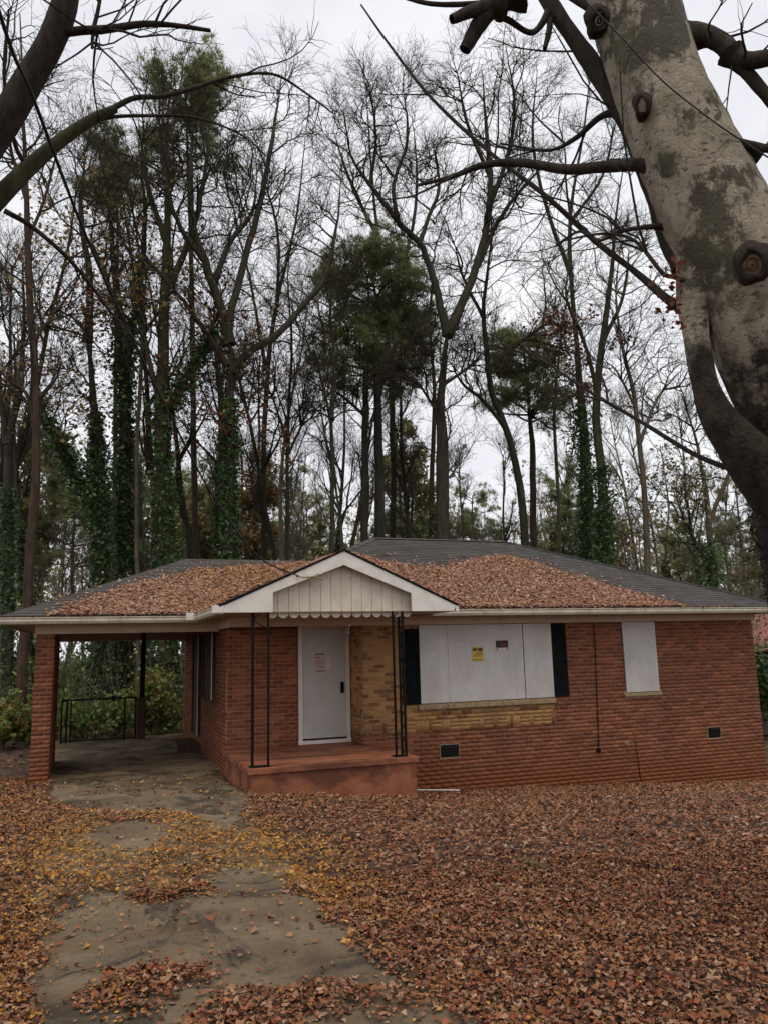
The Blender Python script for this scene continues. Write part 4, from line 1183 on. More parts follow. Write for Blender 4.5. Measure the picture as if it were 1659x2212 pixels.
# ------------------------------------------------------------------ the big pale trunk at the right
def pale_bark():
    m, nt, b = newmat('pale_smooth_bark')
    c = ramp(nt, noise(nt, 5, vec='World', detail=7, rough=.7, stretch=(1.6, 1.6, .8)), [(0.3, (0.20, 0.165, 0.12)), (0.55, (0.35, 0.30, 0.225)), (0.75, (0.46, 0.405, 0.315))])
    nsum = nd(nt, 'ShaderNodeMath', operation='MULTIPLY_ADD'); nt.links.new(noise(nt, 17, vec='World', detail=8, rough=.75, stretch=(1, 1, .6)), nsum.inputs[0]); nsum.inputs[1].default_value = .55
    nt.links.new(noise(nt, 2.7, vec='World', detail=3, rough=.5), nsum.inputs[2])
    c = mixc(nt, ramp(nt, nsum.outputs[0], [(0.79, 0.0), (0.86, 0.88)]), c, (0.036, 0.030, 0.018))
    c = mixc(nt, ramp(nt, noise(nt, 16, vec='World', detail=4, stretch=(1, 1, 2.2)), [(0.58, 0.0), (0.66, 0.85)]), c, (0.05, 0.04, 0.03))
    c = mixc(nt, ramp(nt, noise(nt, 3, vec='World', detail=6), [(0.5, 0.0), (0.68, 0.5)]), c, (0.10, 0.10, 0.045))
    g = nt.nodes.new('ShaderNodeNewGeometry'); sp = nt.nodes.new('ShaderNodeSeparateXYZ'); nt.links.new(g.outputs['Position'], sp.inputs[0])
    ad = nd(nt, 'ShaderNodeMath', operation='MULTIPLY_ADD'); nt.links.new(noise(nt, 2.5, vec='World', detail=6, rough=.7), ad.inputs[0]); ad.inputs[1].default_value = 2.6; nt.links.new(sp.outputs['Z'], ad.inputs[2])
    mr = nd(nt, 'ShaderNodeMapRange'); mr.inputs['From Min'].default_value = 3.0; mr.inputs['From Max'].default_value = 3.3; mr.inputs['To Min'].default_value = 1; mr.inputs['To Max'].default_value = 0
    nt.links.new(ad.outputs[0], mr.inputs['Value'])
    c = mixc(nt, mr.outputs[0], c, mixc(nt, ramp(nt, noise(nt, 9, vec='World', detail=8, rough=.75), [(0.38, 0.0), (0.66, 1.0)]), (0.007, 0.006, 0.005), (0.055, 0.042, 0.027)))
    nt.links.new(c, b.inputs['Base Color']); b.inputs['Roughness'].default_value = 0.8
    vo = nd(nt, 'ShaderNodeTexVoronoi', Scale=9.0); vo.feature = 'DISTANCE_TO_EDGE'
    gg = nt.nodes.new('ShaderNodeNewGeometry'); mp = nt.nodes.new('ShaderNodeMapping'); mp.inputs['Scale'].default_value = (1, 1, .45)
    wn_ = nd(nt, 'ShaderNodeTexNoise', Scale=6.0, Detail=5.0); nt.links.new(gg.outputs['Position'], wn_.inputs['Vector'])
    av = nd(nt, 'ShaderNodeVectorMath', operation='MULTIPLY_ADD'); nt.links.new(wn_.outputs['Color'], av.inputs[0]); av.inputs[1].default_value = (.35, .35, .35); nt.links.new(gg.outputs['Position'], av.inputs[2])
    nt.links.new(av.outputs[0], mp.inputs['Vector']); nt.links.new(mp.outputs[0], vo.inputs['Vector'])
    cr_ = ramp(nt, vo.outputs['Distance'], [(0.0, 0.0), (0.09, 1.0)])
    hgt = nd(nt, 'ShaderNodeMath', operation='MULTIPLY_ADD'); nt.links.new(cr_, hgt.inputs[0]); hgt.inputs[1].default_value = .35
    nt.links.new(noise(nt, 30, vec='World', detail=9, rough=.75, stretch=(1, 1, 1.6)), hgt.inputs[2])
    bump(nt, b, hgt.outputs[0], 0.8, 0.02)
    return m
M['pale_bark'] = pale_bark()

def d_line(pts):
    return np.array([at_depth(*p) for p in pts])

def big_limb(mb_parts, pts, r0, r1, sides, g, lump=.06, n=60, rs=None):
    W_ = d_line(pts)
    C, L_ = resample(catmull(W_, 8), n)
    if rs is not None:
        cd = np.concatenate(([0], np.cumsum(np.linalg.norm(np.diff(W_, axis=0), axis=1)))); cd /= cd[-1]
        kk = np.linspace(0, len(W_) - 1, len(rs)); tt = np.interp(kk, np.arange(len(W_)), cd)
        R = np.interp(np.linspace(0, 1, n), tt, [px_r(r, W_[min(int(round(q)), len(W_) - 1)]) for q, r in zip(kk, rs)])
    else: R = np.linspace(px_r(r0, W_[0]), px_r(r1, W_[-1]), n)
    V, Q = tube_arrays(C[None], R[None], sides)
    k = np.repeat(C, sides, 0); d = V - k
    nz = vnoise(V[:, 0] + V[:, 1], V[:, 2] * .8, 5.0, L_) + .5 * vnoise(V[:, 0] - V[:, 1], V[:, 2], 13., 2.)
    V = k + d * (1 + lump * nz)[:, None]
    mb_parts.append((V, Q))
    return C, R

g5 = np.random.default_rng(55)
base_pt = at_depth(1880, 1990, 5.1); base_pt[2] = float(zground(base_pt[0], base_pt[1])) - .1
big = empty('pale_leaning_tree', base_pt, 'big pale barked tree leaning in from the right edge', 'tree')
parts = []
TP = [(1890, 2060, 5.1), (1870, 1800, 5.1), (1840, 1500, 5.1), (1790, 1220, 5.08), (1752, 1050, 5.06), (1703, 860, 5.05), (1640, 700, 5.05), (1575, 540, 5.1), (1488, 340, 5.2), (1426, 200, 5.3), (1364, 0, 5.45), (1318, -200, 5.6), (1300, -420, 5.9)]
Ct, Rt = big_limb(parts, TP, 0, 0, 28, g5, .035, 90, rs=[170, 150, 138, 130, 122, 108, 110, 114, 102, 92, 90, 82, 72])
arr_obj('trunk', parts[0][0], M['pale_bark'], big, quads=parts[0][1], smooth=True)
parts = []
big_limb(parts, [(1540, 400, 5.3), (1510, 530, 5.12), (1498, 630, 5.05), (1502, 720, 5.0), (1522, 830, 4.96), (1554, 908, 4.94), (1622, 990, 4.94), (1715, 1110, 4.97), (1830, 1270, 5.0)], 0, 0, 20, g5, .05, 50, rs=[44, 46, 37, 27, 27, 38, 56, 68, 72])
arr_obj('side_stem', parts[0][0], M['pale_bark'], big, quads=parts[0][1], smooth=True)
M['bark_near'] = bark('near_bark', (0.018, 0.014, 0.011), (0.040, 0.032, 0.025), (0.075, 0.062, 0.05), 6)
LB = [
    ([(1500, 560, 5.2), (1450, 500, 5.3), (1402, 372, 5.4), (1342, 240, 5.5), (1272, 130, 5.65), (1188, 8, 5.8), (1120, -110, 6.0)], 26, 14),
    ([(1500, 410, 5.2), (1418, 366, 5.2), (1370, 356, 5.22), (1300, 361, 5.3), (1220, 366, 5.4), (1130, 352, 5.55), (1045, 356, 5.7), (975, 382, 5.8), (900, 400, 6.0)], 15, 3),
    ([(1520, 700, 5.1), (1452, 656, 5.2), (1375, 590, 5.4), (1290, 525, 5.6), (1180, 425, 5.9), (1058, 330, 6.2), (930, 210, 6.5), (840, 95, 6.8), (780, 10, 7.0)], 7, 1.8),
    ([(1680, 1050, 5.0), (1592, 1018, 5.1), (1500, 982, 5.3), (1385, 912, 5.6), (1265, 842, 5.9), (1190, 790, 6.1)], 6, 2),
    ([(1460, 90, 5.4), (1520, 78, 5.3), (1560, 95, 5.2), (1600, 128, 5.1), (1665, 124, 5.0), (1760, 90, 4.9)], 22, 16),
    ([(1575, 115, 5.15), (1620, 165, 5.1), (1690, 250, 5.0), (1760, 330, 4.9)], 14, 8),
    ([(1400, 40, 5.5), (1340, 35, 5.5), (1275, 15, 5.6), (1215, -20, 5.8)], 14, 8),
    ([(1190, 20, 5.8), (1150, 70, 5.7), (1100, 45, 5.6), (1062, 25, 5.5)], 6, 7),
    ([(1110, -20, 5.5), (1068, 12, 5.5), (1035, 50, 5.5), (1003, 108, 5.5)], 22, 13),
    ([(1075, 8, 5.5), (1030, 20, 5.45), (975, 42, 5.4)], 17, 10),
    ([(1100, -5, 5.5), (1020, 8, 5.5), (930, 8, 5.5), (860, -10, 5.6)], 6, 4),
    ([(1188, 15, 5.8), (1186, 60, 5.75), (1176, 105, 5.7)], 7, 5),
    ([(1560, 640, 5.0), (1460, 600, 5.0), (1430, 590, 5.0), (1370, 520, 5.1), (1300, 505, 5.2), (1215, 520, 5.3)], 5, 2),
    ([(1640, 340, 5.0), (1590, 310, 5.0), (1640, 318, 4.9), (1700, 330, 4.8)], 11, 7),
    ([(1352, 245, 5.5), (1300, 250, 5.6), (1240, 300, 5.7), (1180, 325, 5.9), (1080, 310, 6.1)], 7, 2),
    ([(1445, 490, 5.2), (1400, 490, 5.2), (1340, 500, 5.3), (1290, 520, 5.4), (1250, 500, 5.5), (1200, 530, 5.6)], 5, 2)]
parts, ln = [], []
for pts, r0, r1 in LB:
    ln.append(big_limb(parts, pts, r0, r1, 12, g5, .11, 40, rs=[r0 * 2.2, r0 * 1.35] + list(np.linspace(r0, r1, 7))))
tb = merge(parts)
arr_obj('limb', tb[0], M['bark_near'], big, quads=tb[1], smooth=True)
PB = np.array([c for c, _ in ln]); RB = np.array([r for _, r in ln])
keep = [0, 1, 2, 3, 4, 5, 12, 14, 15]
B1 = children(PB[keep], RB[keep], 5, .2, 1., (25, 70), (.5, 1.3), .010, 6, .1, .16, g5, .003)
C1 = children(B1[0], B1[1], 4, .2, 1., (25, 60), (.2, .5), .004, 4, .1, .18, g5, .0018)
tb = merge([tube_arrays(*B1, 4), tube_arrays(*C1, 3)])
tag(arr_obj('twigs', tb[0], M['bark_near'], big, quads=tb[1]), kind='stuff')
# pruned knot: bulging collar with a sawn face, and an old scar ring
def ring_on_trunk(x, y, D, rpx, name_collar, name_face, tilt=(0, 0), squash=1.0, face_mat='sill'):
    c = at_depth(x, y, D); r = px_r(rpx, c); n_ = -norm(ray(x + tilt[0], y + tilt[1]))
    u = norm(np.cross(n_, UP)); v = np.cross(u, n_)
    sides, V, Q = 18, [], []
    prof = [(1.9, -.9), (1.55, -.25), (1.25, .25), (1.0, .32), (.85, .22), (.80, .05)]
    for (rr, h) in prof:
        for k in range(sides):
            a = 2 * math.pi * k / sides; w_ = 1 + .10 * math.sin(3 * a + rr * 3) + .07 * math.sin(5 * a)
            V.append(c + (u * math.cos(a) * squash + v * math.sin(a)) * r * rr * w_ + n_ * r * h)
    for i in range(len(prof) - 1):
        for k in range(sides):
            Q.append((i * sides + k, i * sides + (k + 1) % sides, (i + 1) * sides + (k + 1) % sides, (i + 1) * sides + k))
    o = arr_obj(name_collar, V, M['bark_near'], big, quads=Q, smooth=True)
    mb = MB(); ringn = 2
    for j in range(ringn):
        ra, rb = r * .84 * (1 - j / ringn), r * .84 * (1 - (j + .82) / ringn)
        P0 = [c + (u * math.cos(a) * squash + v * math.sin(a)) * ra + n_ * r * (.06 + .02 * j) for a in np.linspace(0, 2 * math.pi, sides, endpoint=False)]
        P1 = [c + (u * math.cos(a) * squash + v * math.sin(a)) * max(rb, .001) + n_ * r * (.10 + .02 * j) for a in np.linspace(0, 2 * math.pi, sides, endpoint=False)]
        mb.add(P0 + P1, [(k, (k + 1) % sides, sides + (k + 1) % sides, sides + k) for k in range(sides)])
    mb.build(name_face, M[face_mat], o)
M['cut_wood'] = simple('weathered_cut', (0.07, 0.042, 0.026), (0.20, 0.125, 0.08), 22, 0.9, 0.5)
ring_on_trunk(1624, 572, 4.72, 29, 'knot_collar', 'sawn_face', (40, 0), .85, 'cut_wood')
ring_on_trunk(1386, 228, 5.02, 17, 'scar_collar', 'scar_face', (0, 0), .62, 'pale_bark')
ring_on_trunk(1293, 45, 5.28, 18, 'stub_collar', 'stub_face', (-300, 0), .9, 'bark_near')
# rust coloured leaf sprig hanging from the trunk
pos = np.array([at_depth(x, y, 4.75) for x, y in zip(g5.normal(1452, 14, 60), g5.uniform(560, 700, 60))]) + g5.normal(size=(60, 3)) * .03
lv = leaves_at(pos, (.03, .06), [(.16, .03, .014), (.11, .022, .012), (.2, .05, .02)], g5)
tag(arr_obj('leaf_sprig', lv[0], M['foliage'], big, quads=lv[1], colors=lv[2]), kind='stuff')
# moss and ivy on the dark lower trunk
iv = ivy_on(Ct[14:33], Rt[14:33], 2600, .03, (.012, .03), [(.012, .016, .007), (.02, .026, .01), (.03, .022, .012), (.012, .01, .007)], g5)
arr_obj('ivy', iv[0], M['foliage'], big, quads=iv[1], colors=iv[2])

# near tree off the left edge: only its limbs hang into view
bl_ = at_depth(-330, 1900, 5.6); bl_[2] = float(zground(bl_[0], bl_[1])) - .1
nl = empty('overhanging_tree', bl_, 'near tree whose mossy limbs hang in from the left edge', 'tree')
parts = []
big_limb(parts, [(-340, 2050, 5.6), (-330, 1700, 5.6), (-310, 1200, 5.6), (-260, 800, 5.5), (-170, 560, 5.4), (-60, 400, 5.3)], 0, 0, 18, g5, .05, 60, rs=[120, 100, 85, 75, 55, 42])
arr_obj('trunk', parts[0][0], M['bark_moss'], nl, quads=parts[0][1], smooth=True)
parts, ln = [], []
for pts, r0, r1 in (([(-200, 620, 5.4), (-60, 370, 5.3), (10, 262, 5.3), (68, 165, 5.3), (120, 70, 5.3), (150, -30, 5.3), (190, -200, 5.4)], 41, 21),):
    ln.append(big_limb(parts, pts, r0, r1, 14, g5, .05, 40))
tb = merge(parts); arr_obj('limb', tb[0], M['bark_near'], nl, quads=tb[1], smooth=True)
parts = []
ln.append(big_limb(parts, [(-120, 540, 5.4), (0, 425, 5.5), (60, 365, 5.6), (130, 305, 5.7), (200, 258, 5.8), (250, 235, 5.9)], 26, 9, 12, g5, .05, 40))
tb = merge(parts); arr_obj('mossy_limb', tb[0], M['bark_moss'], nl, quads=tb[1], smooth=True)
parts = []
for pts, r0, r1 in (([(140, 70, 5.3), (180, 66, 5.3), (240, 62, 5.3), (310, 52, 5.35), (380, 55, 5.4), (455, 66, 5.4)], 10, 4), ([(225, 68, 5.3), (203, 75, 5.3), (200, 105, 5.3)], 5, 3), ([(203, 62, 5.3), (212, 25, 5.3), (222, -30, 5.3)], 5, 3),
                    ([(235, 240, 5.9), (290, 212, 6.0), (350, 208, 6.1), (420, 190, 6.2), (500, 166, 6.3), (590, 160, 6.5), (660, 200, 6.7), (720, 245, 6.9)], 6.5, 1.5),
                    ([(200, 262, 5.8), (250, 252, 5.9), (330, 250, 6.0), (420, 254, 6.1), (520, 290, 6.3), (590, 350, 6.5)], 4.5, 1.2),
                    ([(10, 455, 5.5), (70, 490, 5.6), (150, 560, 5.8), (215, 640, 6.0), (280, 730, 6.2)], 6, 2.5), ([(60, 365, 5.6), (30, 300, 5.5), (10, 160, 5.4), (20, 20, 5.4)], 5, 2)):
    ln.append(big_limb(parts, pts, r0, r1, 8, g5, .06, 40))
tb = merge(parts); arr_obj('branch', tb[0], M['bark_near'], nl, quads=tb[1], smooth=True)
PB = np.array([c for c, _ in ln[2:]]); RB = np.array([r for _, r in ln[2:]])
B1 = children(PB, RB, 6, .2, 1., (25, 70), (.5, 1.5), .009, 6, .1, .16, g5, .003)
C1 = children(B1[0], B1[1], 5, .2, 1., (25, 60), (.2, .6), .004, 4, .1, .18, g5, .0018)
tb = merge([tube_arrays(*B1, 4), tube_arrays(*C1, 3)])
tag(arr_obj('twigs', tb[0], M['bark_near'], nl, quads=tb[1]), kind='stuff')

# ------------------------------------------------------------------ woods behind: repeated slender trees, shrubs, far mass
def auto_tree(name, label, h, r, mat, seed, n_limb=13, tw=(6, 6, 4), leaf=None, ivy=False, group=None, t0=.35):
    g = np.random.default_rng(seed)
    pts = [np.zeros(3)]; d = UP.copy()
    for k in range(8):
        d = norm(d + g.normal(size=3) * np.array([.07, .07, 0]) + UP * .1)
        pts.append(pts[-1] + d * h / 8)
    C, _ = resample(catmull(pts, 4), 25); C[:, 2] -= .2
    R = np.linspace(r, r * .2, 25); R[0] *= 1.3
    root = empty(name, (0, 0, 0), label, 'tree', group)
    tb = tube_arrays(C[None], R[None], 9)
    arr_obj('trunk', tb[0], M[mat], root, quads=tb[1], smooth=True)
    A = children(C[None], R[None], n_limb, t0, 1., (22, 50), (h * .13, h * .26), r * .42, 8, .3, .11, g, .012)
    B_ = children(*A, tw[0], .2, 1., (22, 55), (h * .06, h * .12), .022, 5, .25, .14, g, .008)
    Cc = children(*B_, tw[1], .15, 1., (22, 55), (h * .025, h * .055), .010, 3, .2, .17, g, .006)
    Dd = children(*Cc, tw[2], .2, 1., (22, 55), (h * .012, h * .028), .006, 2, .2, .2, g, .005)
    cv = merge([tube_arrays(*A, 5), tube_arrays(*B_, 3), tube_arrays(*Cc, 3), tube_arrays(*Dd, 3)])
    arr_obj('crown', cv[0], M[mat], root, quads=cv[1])
    if leaf:
        n, size, cols = leaf
        tips = np.concatenate([Dd[0][:, -1], Cc[0][:, -1]])
        lv = leaves_at(tips[g.integers(0, len(tips), n)] + g.normal(size=(n, 3)) * .15, size, cols, g)
        arr_obj('foliage', lv[0], M['foliage'], root, quads=lv[1], colors=lv[2])
    if ivy:
        iv = ivy_on(C, R, 240, .14, (.09, .18), GREEN_IVY, g, 0, .5)
        arr_obj('ivy', iv[0], M['foliage'], root, quads=iv[1], colors=iv[2])
    return root

variants = [
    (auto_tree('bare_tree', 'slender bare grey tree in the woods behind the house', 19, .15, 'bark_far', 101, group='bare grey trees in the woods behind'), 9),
    (auto_tree('bare_tree', 'slender bare dark tree in the woods behind the house', 22, .19, 'bark', 102, group='bare dark trees in the woods behind'), 8),
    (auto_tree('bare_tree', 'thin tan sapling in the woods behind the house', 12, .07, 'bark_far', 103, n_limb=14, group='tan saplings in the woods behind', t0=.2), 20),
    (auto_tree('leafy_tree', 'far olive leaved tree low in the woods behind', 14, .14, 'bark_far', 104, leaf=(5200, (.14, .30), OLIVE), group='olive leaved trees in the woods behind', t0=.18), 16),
    (auto_tree('leafy_tree', 'far tree with rusty brown leaves in the woods behind', 13, .12, 'bark_tan', 105, leaf=(2600, (.12, .26), RUST + YELLOWB), group='rusty leaved trees in the woods behind', t0=.2), 3),
    (auto_tree('ivy_tree', 'distant ivy wrapped bare tree in the woods behind', 18, .18, 'bark', 106, ivy=True, group='ivy wrapped trees in the woods behind'), 9),
]
gp = np.random.default_rng(77)
COPIES = []
KINDW = {r_.name: w_ for (r_, _n), w_ in zip(variants, ('bare grey tree', 'bare dark tree', 'thin tan sapling', 'olive leaved tree', 'rusty leaved tree', 'ivy wrapped tree'))}
placed = []
def spot(ymin, ymax):
    for _ in range(60):
        Yv = gp.uniform(ymin, ymax)
        px = gp.uniform(-140, 1800)
        d = ray(px, 1395); X = d[0] / d[1] * Yv
        if all((X - a) ** 2 + (Yv - b) ** 2 > 1.1 for a, b in placed): break
    placed.append((X, Yv))
    return X, Yv
rangesY = [(33, 60), (32, 56), (27, 46), (40, 62), (36, 54), (30, 48)]
for (root, n), (ya, yb) in zip(variants, rangesY):
    for i in range(n):
        o = root if i == 0 else copy_tree(root)
        X, Yv = spot(ya, yb)
        o.location = (X, Yv, float(zground(X, Yv)))
        s_ = gp.uniform(.8, 1.15)
        o.scale = (s_, s_, s_ * gp.uniform(.9, 1.1))
        o.rotation_euler = (gp.normal(0, .02), gp.normal(0, .02), gp.uniform(0, 6.28))
        COPIES.append((o, KINDW[root.name], X, Yv))

# far pines, a few dark rounded heads on the skyline
def auto_pine(seed, label, group):
    g = np.random.default_rng(seed)
    h = 17.
    pts = np.stack([np.cumsum(g.normal(size=9) * .1), np.cumsum(g.normal(size=9) * .1), np.linspace(-.2, h, 9)], -1)
    C, _ = resample(catmull(pts, 4), 25); R = np.linspace(.2, .05, 25)
    root = empty('pine_tree', (0, 0, 0), label, 'tree', group)
    tb = tube_arrays(C[None], R[None], 8); arr_obj('trunk', tb[0], M['bark_red'], root, quads=tb[1], smooth=True)
    tub, lv = pine_crown(C, R, g, 44, (1.4, 3.2), 0, t0=.5, per=7, tuft=(.28, .45))
    arr_obj('crown', tub[0], M['bark_red'], root, quads=tub[1]); arr_obj('needles', lv[0], M['foliage'], root, tris=lv[1], colors=lv[2])
    return root
pn = auto_pine(201, 'distant pine on the skyline behind the bare trees', 'distant pines in the woods behind')
for i, (px, Yv) in enumerate(((150, 46), (520, 50), (430, 58), (880, 46), (1040, 52), (1240, 44), (1480, 50), (660, 60), (330, 54), (1620, 46))):
    o = pn if i == 0 else copy_tree(pn)
    d = ray(px, 1395); X = d[0] / d[1] * Yv
    o.location = (X, Yv, float(zground(X, Yv))); s_ = gp.uniform(.75, 1.0); o.scale = (s_, s_, s_); o.rotation_euler = (0, 0, gp.uniform(0, 6.28))

for i, o in enumerate([o for o in bpy.data.objects if o.type == 'EMPTY' and o.get('group') == 'distant pines in the woods behind']):
    COPIES.append((o, 'distant pine', o.location.x, o.location.y))
MARKS = [(-999, 'left picture edge'), (62, 'reddish left trunk'), (215, 'leftmost ivy trunk'), (362, 'tall ivy clad trunk'), (497, 'ivy sleeved trunk'), (622, 'straight slim trunk'), (717, 'crooked slim trunk'), (805, 'twin trunked pine'),
         (954, 'dark forked tree'), (1142, 'dark leaning trunk'), (1256, 'left ivy column'), (1306, 'right ivy column'), (1404, 'tan curving trunk'), (1545, 'ivy draped tree'), (9999, 'right picture edge')]
cells = {}
for o, w_, X, Yv in COPIES:
    px = proj((X, Yv, 2.0))[0]
    j = [q for q in range(len(MARKS) - 1) if MARKS[q][0] <= px < MARKS[q + 1][0]][0]
    cells.setdefault((w_, j), []).append((Yv, o))
ORD = ['nearest', 'second nearest', 'third nearest', 'fourth nearest', 'fifth nearest', 'sixth nearest', 'seventh nearest']
for (w_, j), lst in cells.items():
    lst.sort(key=lambda t: t[0])
    for q, (_, o) in enumerate(lst):
        o['label'] = (ORD[min(q, 6)] + ' ' if len(lst) > 1 else '') + w_ + ' far behind between ' + MARKS[j][1] + ' and ' + MARKS[j + 1][1]

def shrub(name, label, X, Yv, rx, h, cols, n, size, seed, group=None):
    g = np.random.default_rng(seed)
    z = float(zground(X, Yv))
    root = empty(name, (X, Yv, z - .05), label, 'shrub', group)
    st = np.zeros((1, 2, 3)); st[0, 0] = (X, Yv, z - .05); st[0, 1] = (X, Yv, z + .25)
    A = children(st, np.full((1, 2), .05), 16, 0., 1., (5, 60), (h * .6, h * 1.15), .025, 6, .25, .16, g, .008)
    A[0][:, :, :2] = np.array([X, Yv]) + (A[0][:, :, :2] - np.array([X, Yv])) * (rx / h * 1.6)
    B_ = children(*A, 7, .2, 1., (25, 65), (h * .2, h * .45), .012, 4, .1, .2, g, .006)
    cv = merge([tube_arrays(*A, 4), tube_arrays(*B_, 3)])
    arr_obj('stems', cv[0], M['bark_tan'], root, quads=cv[1])
    src = np.concatenate([B_[0][:, 1:].reshape(-1, 3), A[0][:, 3:].reshape(-1, 3)])
    pos = src[g.integers(0, len(src), n)] + g.normal(size=(n, 3)) * h * .06
    lv = leaves_at(pos, size, cols, g)
    arr_obj('foliage', lv[0], M['foliage'], root, quads=lv[1], colors=lv[2])
    return root
k = 0
for nm, lab, px, Yv, rx, h, cols, n in (
        ('shrub', 'bright green shrub straight behind the carport gate', 180, 24.3, 1.2, .9, BRIGHT, 1200), ('shrub', 'bushy green shrub right of the carport gate', 265, 25.2, 1.3, 1.1, BRIGHT, 1400),
        ('shrub', 'yellowing weedy shrub beside the carport rear post', 330, 24.0, .8, 1.7, BRIGHT + YELLOWB, 2600), ('shrub', 'weedy shrub at the left edge outside the wing wall', 20, 22.5, .9, 1.1, BRIGHT + YELLOWB, 2200),
        ('shrub', 'dark ivy thicket deep behind the carport', 240, 29.0, 2.0, 2.6, GREEN_IVY + BRIGHT, 5000), ('shrub', 'dark ivy thicket left of the wing wall', -20, 30, 1.6, 2.2, GREEN_IVY + BRIGHT, 3500),
        ('shrub', 'tangled green thicket under the second ivy trunk', 120, 33, 2.2, 2.6, GREEN_IVY + BRIGHT, 4000), ('shrub', 'broad thicket far behind the carport', 330, 36, 3.0, 3.0, BRIGHT + OLIVE, 5000),
        ('shrub', 'dark evergreen thicket at the right edge beside the neighbouring house', 1590, 23.5, 1.7, 4.6, GREEN_IVY, 7000), ('shrub', 'evergreen thicket over the right end of the roof', 1500, 26.5, 1.6, 5.0, GREEN_IVY, 7000),
        ('shrub', 'dark evergreen thicket over the right hip', 1270, 30, 1.9, 5.2, GREEN_IVY, 7000), ('shrub', 'low weeds growing in the gap behind the gate', 100, 23.8, .9, 1.0, BRIGHT, 1800)):
    d = ray(px, 1395); X = d[0] / d[1] * Yv
    k += 1
    shrub(nm, lab, X, Yv, rx, h, cols, n, (.07, .16), 300 + k)

# loose undergrowth covering the ground behind the carport and along the left edge
gu = np.random.default_rng(640)
n = 15000
uy = gu.uniform(23.2, 40, n); ux = gu.uniform(-.16, .22, n) * uy + gu.normal(size=n) * .4
uh = gu.gamma(1.6, .42, n) * (1 + .8 * vnoise(ux, uy, .9, 3.)) * np.interp(uy, [23, 30], [.55, 1.5])
lv = leaves_at(np.stack([ux, uy, zground(ux, uy) + .03 + np.clip(uh, 0, 4.2)], -1), (.06, .16), BRIGHT + OLIVE + [(.16, .19, .07), (.22, .24, .09)], gu)
tag(arr_obj('undergrowth', lv[0], M['foliage'], quads=lv[1], colors=lv[2]), 'loose yellow green undergrowth seen through the carport', 'undergrowth', kind='stuff')
us = np.stack([ux, uy, zground(ux, uy) - .05], -1)[:900]
UPt = np.stack([us, us + np.stack([gu.normal(0, .12, 900), gu.normal(0, .12, 900), gu.uniform(.4, 1.4, 900)], -1), us + np.stack([gu.normal(0, .3, 900), gu.normal(0, .3, 900), gu.uniform(1.4, 3.2, 900)], -1)], 1)
uv, uq = tube_arrays(UPt, np.tile(np.array([[.012, .009, .004]]), (900, 1)), 3)
tag(arr_obj('undergrowth_stems', uv, M['bark_far'], quads=uq), 'thin pale stems of the undergrowth behind the carport', 'undergrowth', kind='stuff')

# the far wood: one mass of stems and leaves
gf = np.random.default_rng(500)
N = 260
fy = gf.uniform(50, 100, N); fpx = gf.uniform(-200, 1850, N)
fx = np.array([ray(p, 1395)[0] / ray(p, 1395)[1] for p in fpx]) * fy
fz = zground(fx, fy)
FP = np.zeros((N, 5, 3)); FP[:, 0] = np.stack([fx, fy, fz - .3], -1)
hh = gf.uniform(9, 21, N)
for s_ in range(4):
    FP[:, s_ + 1] = FP[:, s_] + np.stack([gf.normal(0, .4, N), gf.normal(0, .4, N), hh / 4], -1)
FR = gf.uniform(.06, .2, N)[:, None] * np.linspace(1, .25, 5)[None]
FB = children(FP, FR, 9, .3, 1., (25, 60), (2, 5), .05, 4, .3, .15, gf, .02)
FC = children(*FB, 5, .2, 1., (25, 60), (.8, 2.), .02, 2, .2, .2, gf, .012)
cv = merge([tube_arrays(FP, FR, 5), tube_arrays(*FB, 3), tube_arrays(*FC, 3)])
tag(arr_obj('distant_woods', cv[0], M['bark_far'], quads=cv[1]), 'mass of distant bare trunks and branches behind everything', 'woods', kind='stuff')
tips = FC[0][:, -1]; tips = tips[tips[:, 2] < gf.uniform(5, 17, len(tips))]
n = 50000
lv = leaves_at(tips[gf.integers(0, len(tips), n)] + gf.normal(size=(n, 3)) * .8, (.25, .6), [(.30, .28, .15), (.36, .32, .18), (.24, .25, .13), (.40, .33, .20), (.32, .25, .15), (.22, .24, .14)], gf)  # pale leaf tones, distance haze is put into the colours
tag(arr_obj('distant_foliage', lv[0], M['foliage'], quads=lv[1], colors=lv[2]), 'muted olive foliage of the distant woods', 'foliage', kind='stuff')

# ------------------------------------------------------------------ fallen leaves
def leaf_template(lobes, k=10):
    V = [(0, 0, 0)]
    for i in range(k):
        a = 2 * math.pi * i / k
        r = .5 * (lobes if i % 2 else 1.0)
        V.append((math.cos(a) * r, math.sin(a) * r * .85, .16 * r * math.sin(a * 2 + .6) + .10 * (r * 2) ** 2))
    return np.array(V), np.array([(0, 1 + i, 1 + (i + 1) % k) for i in range(k)])
T_NEAR = [leaf_template(.50, 10), leaf_template(.7, 6), leaf_template(.85, 6)]
T_FAR = [(np.array([(-.5, 0, .05), (-.1, -.34, 0), (.5, .02, .10), (.08, .33, .03)]), np.array([(0, 1, 3), (1, 2, 3)]))]
LC = np.array([(.205, .092, .048), (.245, .12, .066), (.165, .068, .036), (.105, .044, .026), (.28, .15, .088), (.235, .084, .040), (.06, .028, .018), (.18, .11, .068), (.33, .205, .13), (.23, .066, .030), (.26, .135, .064)])
LY = np.array([(.37, .17, .032), (.43, .21, .044), (.31, .135, .03), (.20, .085, .022), (.47, .26, .062)])

ROOFC = np.array([(.34, .185, .125), (.40, .235, .165), (.27, .135, .09), (.20, .09, .06), (.46, .30, .215), (.30, .14, .085), (.13, .06, .042), (.36, .22, .15)])

